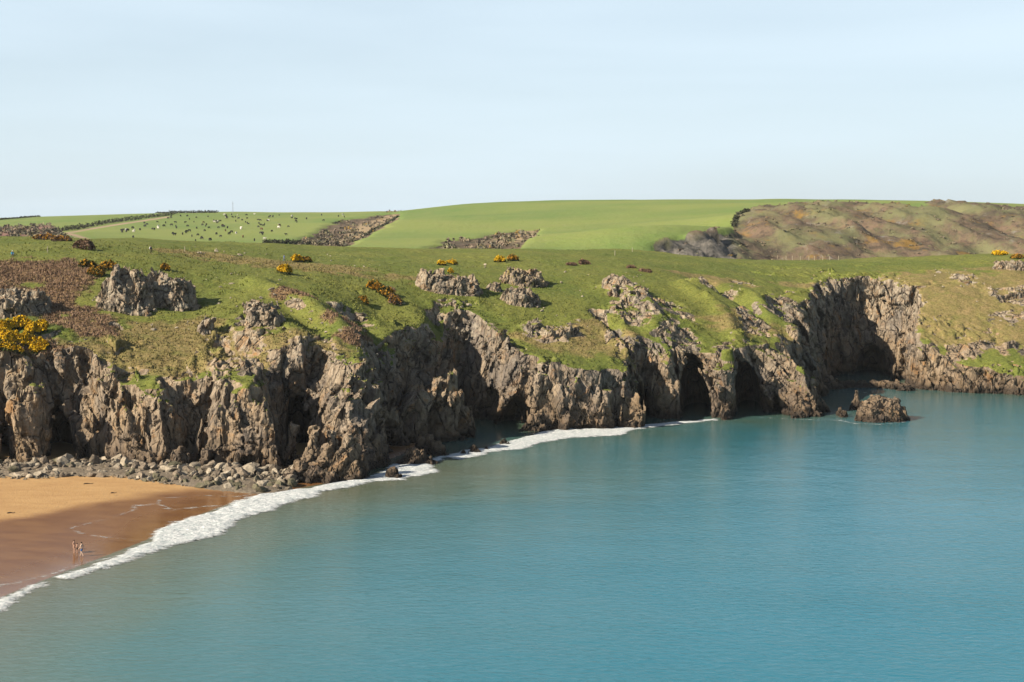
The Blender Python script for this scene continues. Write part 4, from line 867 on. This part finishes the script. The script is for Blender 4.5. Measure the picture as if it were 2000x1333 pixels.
for x, y, w, h, lb, fl, fm in [(556, 535, 2.6, 1.5, 'round bright yellow gorse bush alone on the green turf', .9, ML_YEL), (580, 512, 2.2, 1.3, 'yellow gorse bush on the turf beside the bluish walker', .9, ML_YEL), (600, 512, 2.0, 1.1, 'brownish gorse bush touching the yellow one near the bluish walker', .2, ML_ORG),
        (735, 568, 3.0, 1.6, 'orange gorse bush at the upper end of the orange and brown patch', .7, ML_ORG), (755, 580, 3.2, 1.7, 'half brown gorse bush in the middle of the orange and brown patch', .35, ML_ORG), (712, 592, 1.8, 1.0, 'small orange gorse bush below the orange and brown patch', .6, ML_ORG), (862, 518, 2.0, .8, 'yellow gorse bush on top of the grey rock clump', .9, ML_YEL), (884, 517, 2.0, .8, 'second yellow gorse bush on top of the grey rock clump', .8, ML_YEL), (880, 534, 1.1, .8, 'tiny yellow gorse bush wedged in the grey rock clump', .9, ML_YEL),
        (975, 512, 2.4, 1.1, 'yellow gorse bush left of the yellow lichened crag', .8, ML_YEL), (1000, 510, 2.6, 1.2, 'orange gorse bush behind the yellow lichened crag', .6, ML_ORG), (215, 528, 3.0, 1.4, 'golden gorse bush at the left top of the big outcrop', .5, ML_ORG), (190, 540, 3.0, 1.5, 'dull golden gorse bush left of the big outcrop', .35, ML_ORG), (322, 530, 1.8, 1.2, 'orange gorse bush on the rim behind the big outcrop', .7, ML_ORG), (170, 522, 3.0, 1.2, 'faded gorse bush on the upper edge of the brown scrub', .25, ML_ORG),
        (1952, 499, 4.0, 1.0, 'flat yellow gorse bush on the crest at the right', .9, ML_YEL), (1985, 506, 3.0, 1.0, 'dull yellow gorse bush at the right end of the crest', .4, ML_ORG)]:
    bush(x, y, w, h, lb, fl, fm, seed=3)
for x, y, w, h, lb in [(165, 486, 4.0, 1.6, 'brown leafless bush standing alone on the green plateau at the left'), (770, 592, 2.6, 1.3, 'brown heather bush at the low end of the orange and brown patch'), (1140, 516, 2.6, .9, 'small brown bush on the turf right of the lichened crag'), (1115, 518, 2.4, .5, 'low brown bush beside the small brown bush on the turf'), (1195, 578, 1.4, .9, 'round brown bush on the green slope above the narrow cleft'), (1232, 524, 2.0, .6, 'low brown bush along the rim right of the pale rock scatter'), (1262, 532, 3.0, .6, 'dark brown bush below the rim of the long green field'), (90, 468, 5.0, 1.0, 'brown and orange bush on the skyline of the left plateau'), (120, 470, 4.0, .9, 'orange tinged bush on the skyline of the left plateau')]:
    bush(x, y, w, h, lb, .25 if 'orange' in lb else 0, ML_ORG, ML_BROWN, 5, 'brown_bush', 'bush')
print('bushes', round(time.time() - T00, 1))
# turf tussocks and heather over the slopes
def turf():
    rs = np.random.RandomState(4); V, N, rk, he, dr = GEO['V'], GEO['N'], GEO['rock'], GEO['heath'], GEO['dry']
    u, v = proj(V[:, 0], V[:, 1], V[:, 2]); base = (rk < .35) & (N[:, 2] > .45) & (u > -80) & (u < 2080)
    near = sstep(400, 270, V[:, 1]); cl = sstep(-.35, .5, fbm(V / 1.7, 2, 611)) * sstep(-.5, .3, fbm(V / 7.0, 2, 612))
    pick = base & (rs.uniform(0, 1, len(V)) < np.clip((.03 + .5 * cl + .25 * dr) * near * sstep(360, 290, V[:, 1]), 0, .8) * .62) & (he < .5)
    def blades(idx, hmin, hmax, wd, nb):
        n = len(idx); P0 = np.repeat(V[idx], nb, 0) + rs.normal(0, .12, (n * nb, 3)) * np.array([1, 1, .2]); a = rs.uniform(0, 6.28, n * nb); hh = rs.uniform(hmin, hmax, n * nb)
        dx = np.stack([np.cos(a), np.sin(a), 0 * a], 1) * wd; ln = rs.normal(0, .45, (n * nb, 3)) * hh[:, None]; ln[:, 2] = hh
        return np.stack([P0 - dx - [0, 0, .06], P0 + dx - [0, 0, .06], P0 + ln], 1).reshape(-1, 3), np.arange(3 * n * nb).reshape(-1, 3)
    idx = np.nonzero(pick)[0]; Vt, Ft = blades(idx, .14, .38, .13, 2); me = new_mesh('grass_tussocks', Vt, Ft, False)
    attr(me, 'heath', np.repeat(he[idx], 6)); attr(me, 'dry', np.repeat(dr[idx], 6)); attr(me, 'tint', np.repeat(rs.uniform(0, 1, len(idx) * 2), 3))
    t = NT('tussock_grass'); c = grass_color(t); c = t.mix(t.rng(t.attr('tint'), 0, 1, 0, .28), c, (0.25, 0.215, 0.075)); obj('grass_tussocks', me, t.fin(c, .9, None, .1), kind='stuff', label='rough grass tussocks over the cliff slopes', cat='grass')
    hid = np.nonzero(base & (he > .35) & (rs.uniform(0, 1, len(V)) < .42))[0]; Vh, Fh = blades(hid, .15, .55, .12, 3); me = tinted('heather_scrub', Vh, Fh, np.repeat(rs.uniform(0, 1, len(hid) * 3), 3))
    obj('heather_scrub', me, leaf_mat('heather', (0.12, 0.072, 0.044), (0.33, 0.215, 0.14), .5), kind='stuff', label='brown heather and dead bracken on the left slopes', cat='scrub')
    print('turf', len(idx), len(hid))
turf()
# scrub in the far valleys and on the far bluff
rs = np.random.RandomState(8)
w_ = np.nonzero((FARS > .55) & (rs.uniform(0, 1, len(FARS)) < np.where(FARB > .5, .11, .10)))[0]; u, v = proj(*FARV[w_].T); w_ = w_[(u > -60) & (u < 2060) & (v < 520)]
cs, tn, sz = [], [], []
for i in w_:
    r = rs.uniform(.9, 2.2) * (.5 if FARB[i] > .5 else 1); n = 14 if FARB[i] > .5 else 16; b = blob(rs, n, r, r, r * rs.uniform(.6, 1.0) * (.5 if FARB[i] > .5 else 1)); cs.append(FARV[i] + b); g = rs.uniform(0, 1); tn.append(np.full(n, g)); sz.append(np.full(n, .45 * r))
V_, F_ = soup(np.concatenate(cs), np.concatenate(sz), rs); me = tinted('valley_scrub', V_, F_, np.repeat(np.concatenate(tn), 3))
t = NT('far_scrub'); c = t.mix(t.rng(t.attr('tint'), 0, .55), (0.10, 0.10, 0.07), (0.215, 0.165, 0.12)); c = t.mix(t.rng(t.attr('tint'), .55, 1), c, (0.17, 0.165, 0.085)); c = t.mix(t.rng(t.noise(.04, None, 4, .7), .60, .64, 0, .7), c, (0.34, 0.20, 0.02))
obj('valley_scrub', me, t.fin(c, .9, None, .1), kind='stuff', label='bare brown scrub in the far valleys and on the far bluff', cat='scrub')
# hedgerows and the far wall lines
def hedge(pts, h, w, label, mat=None, name='hedgerow'):
    rs = np.random.RandomState(int(abs(pts[0][0])) + 5); px = []
    for (a, b), (c, d) in zip(pts[:-1], pts[1:]):
        n = max(2, int(math.hypot(c - a, (d - b) * 3) / 1.6)); px += [(a + (c - a) * i / n, b + (d - b) * i / n) for i in range(n)]
    H = hits(*zip(*px), d0=430.0); H = H[~np.isnan(H[:, 0])]; C = []
    for p in H: k = 12; hh = .68 * h * rs.uniform(.6, 1.25); C.append(p + np.stack([rs.normal(0, w * .6, k), rs.normal(0, w * .6, k), rs.uniform(.05, 1, k) * hh], 1))
    C = np.concatenate(C); b = H[0]; V, F = soup(C - b, .6, rs); return obj(name, tinted(name, V, F, np.repeat(rs.uniform(0, 1, len(C)), 3)), mat or ML_HEDGE, label=label, cat='hedge', loc=tuple(b))
hedge([(122, 452), (160, 447), (210, 437), (270, 429), (330, 421), (345, 418)], 3.6, 1.3, 'dark hedgerow climbing beside the pinkish track on the far left hill')
hedge([(0, 430), (60, 425), (130, 419.5), (240, 417.5), (330, 416.5)], 1.6, .9, 'thin hedgerow along the far left skyline')
hedge([(330, 417), (400, 416.5), (425, 416)], 3.0, 1.2, 'dark hedgerow on the skyline where the track hedge ends')
hedge([(320, 480), (380, 479.5), (462, 479)], 1.6, .8, 'low dark hedgerow at the bottom of the cattle field')
hedge([(516, 477), (560, 477), (585, 479), (606, 483)], 2.4, .9, 'curved dark hedgerow below the scrubby valley')
hedge([(778, 424), (760, 436), (735, 448), (705, 466)], 1.6, .8, 'dark hedgerow edging the straw coloured valley side')
hedge([(1433, 444), (1438, 430), (1442, 421), (1462, 413)], 2.0, .9, 'dark hedgerow along the field corner above the far bluff')
# ------------------------------------------------------------------ cattle
def boxes(parts):
    V, F, o = [], [], 0
    for c, s, tp in parts:
        for z in (-1, 1):
            k = tp if z > 0 else 1.0
            for x, y in ((-1, -1), (1, -1), (1, 1), (-1, 1)): V.append((c[0] + x * s[0] * k, c[1] + y * s[1] * k, c[2] + z * s[2]))
        F += [tuple(o + q for q in f) for f in ((0, 3, 2, 1), (4, 5, 6, 7), (0, 1, 5, 4), (1, 2, 6, 5), (2, 3, 7, 6), (3, 0, 4, 7))]; o += 8
    return np.array(V), np.array(F)
def cow_mesh(graze):
    hz = .45 if graze else 1.25
    V, F = boxes([((0, 0, .98), (.72, .30, .36), .80), ((.42, 0, 1.02), (.34, .28, .38), .8), ((.86, 0, 1.0 if not graze else .82), (.22, .14, .22), .8), ((1.12, 0, hz), (.22, .12, .13), .8), ((1.02, .16, hz + .12), (.04, .10, .05), .7), ((1.02, -.16, hz + .12), (.04, .10, .05), .7), ((-.74, 0, .95), (.03, .04, .40), .8)] + [((x, y, .33), (.08, .08, .34), 1.25) for x in (.5, -.55) for y in (.18, -.18)] + [((-.30, 0, .60), (.16, .12, .08), 1.2)])
    return new_mesh('cow', V, F, False)
CM = [(nm, m, [cow_mesh(0), cow_mesh(1)]) for nm, m in (('black', plain('black_hide', (0.022, 0.021, 0.022))), ('cream white', plain('white_hide', (0.62, 0.58, 0.50))), ('brown', plain('brown_hide', (0.12, 0.06, 0.03))))]
for nm, m, ms in CM:
    for q in ms: q.materials.append(m)
cp = []
while len(cp) < 135:
    cl = RNG.choice([(400, 432, 45, 12), (340, 440, 50, 12), (300, 437, 40, 10), (460, 428, 70, 8), (470, 450, 60, 10), (560, 424, 60, 5), (545, 445, 40, 12), (380, 455, 60, 8), (250, 448, 40, 6), (640, 422, 60, 4), (420, 462, 80, 6)])
    x, y = RNG.gauss(cl[0], cl[2]), RNG.gauss(cl[1], cl[3]); 
    if 205 < x < 735 and max(419, 470 - (x - 170) * .30, 419) < y < 474 - .0 * x and not (x > 560 and y > 446 - (x - 560) * .18): cp.append((x, y))
for (x, y), p in zip(cp, hits(*zip(*cp), d0=430.0)):
    if np.isnan(p[0]): continue
    r = RNG.random(); k = 0 if r < .80 else (1 if r < .93 else 2); g = RNG.random() < .7
    o = obj('cow', CM[k][2][1 if g else 0], None, label=f'{CM[k][0]} cow {"grazing" if g else "standing"} {"near the pinkish track" if x < 300 else "by the skyline" if y < 426 else "low in the field" if y > 455 else "near the scrubby valley" if x > 520 else "left of the mast" if x < 400 else "in the middle of the herd"} on the far green field', cat='cow', group='cattle herd on the far field', loc=tuple(p)); o.rotation_euler = (0, 0, RNG.uniform(0, 6.3)); s = RNG.uniform(.75, 1.0); o.scale = (s, s, s)
# ------------------------------------------------------------------ posts, mast, shed
def prism(pts, r0, r1, n=6):
    V, F = [], []
    for k, ((x, y, z), r) in enumerate(zip(pts, np.linspace(r0, r1, len(pts)))): V += [(x + r * math.cos(6.2832 * i / n), y + r * math.sin(6.2832 * i / n), z) for i in range(n)]
    for k in range(len(pts) - 1): F += [(k * n + i, k * n + (i + 1) % n, (k + 1) * n + (i + 1) % n, (k + 1) * n + i) for i in range(n)]
    V += [(pts[-1][0], pts[-1][1], pts[-1][2] + r1 * .4)]; b = (len(pts) - 1) * n; t_ = len(V) - 1; F += [(b + i, b + (i + 1) % n, t_, t_) for i in range(n)]
    return np.array(V, float), F
def from_py(name, V, F):
    me = bpy.data.meshes.new(name); me.from_pydata([tuple(v) for v in V], [], [tuple(dict.fromkeys(int(q) for q in f)) for f in F]); me.update(); return me
M_WOOD = plain('weathered_post', (0.34, 0.30, 0.22)); M_STEEL = plain('grey_steel', (0.25, 0.26, 0.28), .5)
post = from_py('fence_post', *prism([(0, 0, -.2), (0, 0, .6), (.01, 0, 1.25)], .085, .075)); post.materials.append(M_WOOD)
for x, y, lb in [(361, 493, 'pale wooden post standing alone on the plateau near the dark walker'), (1201, 499, 'left of two pale posts at the bend of the green crest'), (1235, 493, 'right of two pale posts at the bend of the green crest'), (93, 494, 'pale wooden post on the plateau at the far left')]:
    obj('fence_post', post, None, label=lb, cat='post', group='wooden posts on the plateau', loc=tuple(hit(x, y)))
for k in range(9):
    x = 1520 + k * 14.5 + RNG.uniform(-2, 2); y = np.interp(x, [1460, 1580, 1700], [506.5, 507.5, 505.5]) + 1.5; p = hit(x, y)
    obj('fence_post', post, None, label='small pale post in the fence along the crest before the far bluff', cat='post', group='fence posts along the crest', loc=tuple(p))
p = hit(455, 416.5, d0=900.0); p = Vector((p.x, p.y, p.z)) if not math.isnan(p.x) else Vector(P(455, 416, 1200))
e = obj('mast', None, label='thin radio mast on the far left skyline', cat='mast', loc=p); obj('pole', from_py('pole', *prism([(0, 0, -1), (0, 0, 5), (0, 0, 9.5)], .22, .12)), M_STEEL, e); V, F = boxes([((0, 0, 7.4), (.55, .05, .05), 1), ((.5, 0, 7.6), (.06, .06, .3), 1), ((-.5, 0, 7.6), (.06, .06, .3), 1)]); obj('antenna', from_py('antenna', V, F), M_STEEL, e)
p = Vector(P(-4, 466, 520)); p.z = float(Zfar(np.float64(p.x), np.float64(p.y))); rz = P(-4, 463.5, 520)[2]; H_ = max(2.6, rz - p.z)
e = obj('shed', None, label='low shed with a white roof at the left edge of the far land', cat='shed', loc=p); V, F = boxes([((0, 0, H_ * .5 - .6), (3.4, 2.4, H_ * .5 - .2), 1)]); obj('wall', from_py('wall', V, F), plain('shed_wall', (0.30, 0.26, 0.22)), e)
V = np.array([(-3.7, -2.7, H_ - .8), (3.7, -2.7, H_ - .8), (3.7, 0, H_ + .3), (-3.7, 0, H_ + .3), (3.7, 2.7, H_ - .8), (-3.7, 2.7, H_ - .8), (-3.7, -2.7, H_ - .95), (3.7, -2.7, H_ - .95), (3.7, 2.7, H_ - .95), (-3.7, 2.7, H_ - .95)]); obj('roof', from_py('roof', V, [(0, 1, 2, 3), (3, 2, 4, 5), (6, 7, 1, 0), (5, 4, 8, 9), (0, 3, 5, 9, 6), (1, 7, 8, 4, 2), (6, 9, 8, 7)]), plain('white_roof', (0.75, 0.74, 0.72)), e)
V, F = boxes([((.6, -2.43, H_ * .35 - .3), (.5, .04, .9), 1)]); obj('door', from_py('door', V, F), plain('shed_door', (0.10, 0.08, 0.06)), e)
# driftwood on the sand
for x, y, s, lb in [(173, 946, 1.4, 'dark driftwood stick lying on the golden sand below the boulders'), (222, 964, .8, 'small dark driftwood piece on the edge of the wet sand'), (22, 1003, 1.0, 'dark weed strewn stick on the sand at the left edge')]:
    g = G(x, y, .9); g = G(x, y, float(beach_z(np.array([g[0]]), np.array([g[1]]))[0]))
    V, F = prism([(0, 0, -s * .5), (.05, .06, -.1 * s), (-.04, 0, .25 * s), (.08, .05, .5 * s)], .09, .04); V = V[:, [2, 1, 0]] + [0, 0, .07]
    obj('driftwood', from_py('driftwood', V, F), plain('driftwood', (0.07, 0.045, 0.03)), label=lb, cat='driftwood', loc=tuple(g)).rotation_euler = (0, 0, .25)
# ------------------------------------------------------------------ people
SKIN = plain('skin', (0.50, 0.30, 0.21), .6, .08)
def skin_mesh(name, verts, edges, rad, mat, parent, root=0, sub=1):
    me = bpy.data.meshes.new(name); me.from_pydata(verts, edges, []); o = obj(name, me, mat, parent)
    sm = o.modifiers.new('skin', 'SKIN'); sm.use_smooth_shade = True
    if not me.skin_vertices: me.skin_vertices.new()
    for v, r in zip(me.skin_vertices[0].data, rad): v.radius = (r, r) if not isinstance(r, tuple) else r
    me.skin_vertices[0].data[root].use_root = True
    ss = o.modifiers.new('sub', 'SUBSURF'); ss.levels = sub; ss.render_levels = sub; return o
def person(loc, rz, H, label, pose, clothes, hair=None, hat=None, pack=None, skin=SKIN):
    """figure facing local -y; pose: dict of joint offsets; clothes: list of (name, material, part)"""
    e = obj('person', None, label=label, cat='person', loc=loc); e.rotation_euler = (0, 0, rz); e.scale = (H / 1.75,) * 3
    J = dict(pel=(0, 0, .95), wst=(0, 0, 1.08), chs=(0, 0, 1.32), nck=(0, 0, 1.48), hd0=(0, -.02, 1.56), hd1=(0, -.03, 1.66), hd2=(0, -.02, 1.73))
    for s, n in ((-1, 'l'), (1, 'r')):
        J.update({n + 'hip': (.10 * s, 0, .90), n + 'kne': (.11 * s, -.02, .50), n + 'ank': (.11 * s, .02, .09), n + 'toe': (.12 * s, -.15, .035), n + 'sho': (.19 * s, 0, 1.43), n + 'elb': (.25 * s, .03, 1.15), n + 'wri': (.27 * s, -.05, .92)})
    J.update(pose)
    for s, n in ((-1, 'l'), (1, 'r')):
        w = Vector(J[n + 'wri']); d = (w - Vector(J[n + 'elb'])).normalized(); side = Vector((-s * .3, -1, 0)).normalized(); J[n + 'plm'] = tuple(w + d * .07)
        for i, (l, o_) in enumerate(((.075, .03), (.085, .01), (.08, -.01), (.065, -.028))): J[f'{n}f{i}'] = tuple(w + d * (.09 + l) + side * o_ * 1.4)
        J[n + 'thb'] = tuple(w + d * .06 + side * .065)
    R = dict(pel=(.16, .12), wst=(.14, .10), chs=(.165, .115), nck=.06, hd0=.075, hd1=(.085, .10), hd2=.06, hip=.095, kne=.06, ank=.042, toe=.035, sho=.062, elb=.042, wri=.03, plm=(.035, .02), thb=.01, f0=.009, f1=.009, f2=.009, f3=.008)
    keys = list(J); ix = {k: i for i, k in enumerate(keys)}; E = [('pel', 'wst'), ('wst', 'chs'), ('chs', 'nck'), ('nck', 'hd0'), ('hd0', 'hd1'), ('hd1', 'hd2')]
    for n in 'lr': E += [('pel', n + 'hip'), (n + 'hip', n + 'kne'), (n + 'kne', n + 'ank'), (n + 'ank', n + 'toe'), ('chs', n + 'sho'), (n + 'sho', n + 'elb'), (n + 'elb', n + 'wri'), (n + 'wri', n + 'plm'), (n + 'wri', n + 'thb')] + [(n + 'plm', f'{n}f{i}') for i in range(4)]
    rad = [R[k] if k in R else R[k[1:]] for k in keys]
    skin_mesh('body', [J[k] for k in keys], [(ix[a], ix[b]) for a, b in E], rad, skin, e)
    def garment(nm, mat, chain, grow):
        ks = sorted({k for c in chain for k in c}, key=keys.index); ii = {k: i for i, k in enumerate(ks)}
        rr = [R[k] if k in R else R[k[1:]] for k in ks]; rr = [tuple(q + grow for q in r) if isinstance(r, tuple) else r + grow for r in rr]
        skin_mesh(nm, [J[k] for k in ks], [(ii[a], ii[b]) for a, b in chain], rr, mat, e)
    for nm, mat, kind in clothes:
        mid = lambda a, b, t: tuple(np.array(J[a]) * (1 - t) + np.array(J[b]) * t)
        if kind == 'trunks':
            for n in 'lr': J[n + 'thi'] = mid(n + 'hip', n + 'kne', .72); R['thi'] = .085; keys.append(n + 'thi') if n + 'thi' not in keys else 0
            garment(nm, mat, [('wst', 'pel'), ('pel', 'lhip'), ('pel', 'rhip'), ('lhip', 'lthi'), ('rhip', 'rthi')], .02)
        if kind == 'trousers': garment(nm, mat, [('wst', 'pel'), ('pel', 'lhip'), ('pel', 'rhip'), ('lhip', 'lkne'), ('rhip', 'rkne'), ('lkne', 'lank'), ('rkne', 'rank')], .022)
        if kind == 'brief': garment(nm, mat, [('wst', 'pel'), ('pel', 'lhip'), ('pel', 'rhip')], .015)
        if kind == 'band': J['bnd'] = mid('chs', 'nck', .15); R['bnd'] = (.15, .11); keys.append('bnd'); garment(nm, mat, [('chs', 'bnd')], .015)
        if kind == 'shirt': garment(nm, mat, [('pel', 'wst'), ('wst', 'chs'), ('chs', 'lsho'), ('chs', 'rsho'), ('lsho', 'lelb'), ('rsho', 'relb')], .02)
        if kind == 'jacket': garment(nm, mat, [('pel', 'wst'), ('wst', 'chs'), ('chs', 'nck'), ('chs', 'lsho'), ('chs', 'rsho'), ('lsho', 'lelb'), ('rsho', 'relb'), ('lelb', 'lwri'), ('relb', 'rwri')], .03)
    h1 = Vector(J['hd1'])
    def cap(nm, mat, r, zc, cut):
        V = IV3 * r + np.array([h1.x, h1.y + .015, h1.z + zc]); F = [f for f in IF3 if V[f].mean(0)[2] > h1.z + cut or (cut < 0 and V[f].mean(0)[1] > h1.y + .02 and V[f].mean(0)[2] > h1.z + cut * 2.2)]; obj(nm, from_py(nm, V, F), mat, e)
    if hair: cap('hair', hair, np.array([.103, .122, .125]), .01, -.01)
    if hat: cap('hat', hat, np.array([.115, .135, .13]), .025, .03)
    f = Vector(J['hd1']); V, F = boxes([((f.x, f.y - .105, f.z - .015), (.016, .022, .028), .6), ((f.x - .035, f.y - .092, f.z + .015), (.014, .008, .008), 1), ((f.x + .035, f.y - .092, f.z + .015), (.014, .008, .008), 1), ((f.x, f.y - .092, f.z - .06), (.025, .008, .007), 1)]); obj('face', from_py('face', V, F), plain('features', (0.25, 0.12, 0.09)), e)
    if pack:
        c = Vector(J['chs']); V, F = boxes([((c.x, c.y + .21, c.z - .04), (.15, .10, .24), .85), ((c.x, c.y + .32, c.z - .12), (.10, .035, .11), .85)]); obj('backpack', from_py('backpack', V, F), pack, e)
    return e
DARKH = plain('dark_hair', (0.03, 0.02, 0.015)); NAVY = plain('navy_cloth', (0.015, 0.022, 0.05)); BLUE = plain('blue_cloth', (0.03, 0.13, 0.34)); RED = plain('red_cloth', (0.45, 0.04, 0.04)); WHITE = plain('white_cloth', (0.72, 0.72, 0.68)); BLACK = plain('black_cloth', (0.015, 0.012, 0.012)); TURQ = plain('turquoise_cloth', (0.03, 0.30, 0.52)); OLIVE = plain('dark_trousers', (0.035, 0.03, 0.018)); SLATE = plain('slate_blue_cloth', (0.07, 0.12, 0.19))
PALE = plain('pale_skin', (0.62, 0.45, 0.34), .6, .08)
def sandp(x, y):
    g = G(x, y, .3); z = float(beach_z(np.array([g[0]]), np.array([g[1]]))[0]); g = G(x, y, max(z, 0)); return (g[0], g[1], max(0.0, float(beach_z(np.array([g[0]]), np.array([g[1]]))[0])))
walk = dict(lkne=(-.11, -.20, .52), lank=(-.11, -.24, .10), ltoe=(-.12, -.40, .05), rkne=(.11, .06, .50), rank=(.11, .30, .14), rtoe=(.12, .17, .04), lelb=(-.26, .14, 1.18), lwri=(-.27, .16, .96), relb=(.26, -.06, 1.16), rwri=(.24, -.24, 1.0))
person(sandp(145, 1080), 1.1, 1.5, 'leftmost bather on the wet sand, in red swimwear', dict(lelb=(-.27, -.05, 1.18), lwri=(-.2, -.22, 1.05)), [('bikini_top', RED, 'band'), ('swim_brief', RED, 'brief')], DARKH)
person(sandp(151, 1081), -1.2, 1.22, 'smallest bather, in dark shorts, between the two taller ones', dict(relb=(.26, -.10, 1.2), rwri=(.2, -.26, 1.15)), [('shorts', BLACK, 'trunks')], DARKH)
person(sandp(160, 1087), -1.9, 1.66, 'bather in blue shorts striding along the wet sand', walk, [('shorts', BLUE, 'trunks')], DARKH, skin=PALE)
person(hit(295, 496.5), 1.5, 1.75, 'walker in a navy jacket with a white pack on the clifftop plateau', walk, [('trousers', OLIVE, 'trousers'), ('jacket', NAVY, 'jacket')], DARKH, pack=WHITE)
sit = dict(pel=(0, 0, .22), wst=(0, -.04, .38), chs=(0, -.10, .62), nck=(0, -.14, .78), hd0=(0, -.17, .86), hd1=(0, -.20, .96), hd2=(0, -.19, 1.03), lhip=(-.10, -.03, .2), rhip=(.10, -.03, .2), lkne=(-.14, -.38, .46), rkne=(.14, -.38, .46), lank=(-.12, -.55, .10), rank=(.12, -.55, .10), ltoe=(-.12, -.70, .04), rtoe=(.12, -.70, .04), lsho=(-.19, -.10, .73), rsho=(.19, -.10, .73), lelb=(-.25, -.22, .50), relb=(.25, -.22, .50), lwri=(-.15, -.40, .44), rwri=(.15, -.40, .44))
person(hit(24, 501), .6, 1.8, 'person in a turquoise jacket and white hat sitting at the edge of the brown scrub', sit, [('trousers', SLATE, 'trousers'), ('jacket', TURQ, 'jacket')], None, WHITE)
person(hit(555, 512.5), 2.6, 1.7, 'walker in slate blue beside the yellow gorse on the plateau', walk, [('trousers', SLATE, 'trousers'), ('jacket', SLATE, 'jacket')], DARKH)
print('done', round(time.time() - T00, 1), 'tris', sum(len(m.polygons) for m in bpy.data.meshes))
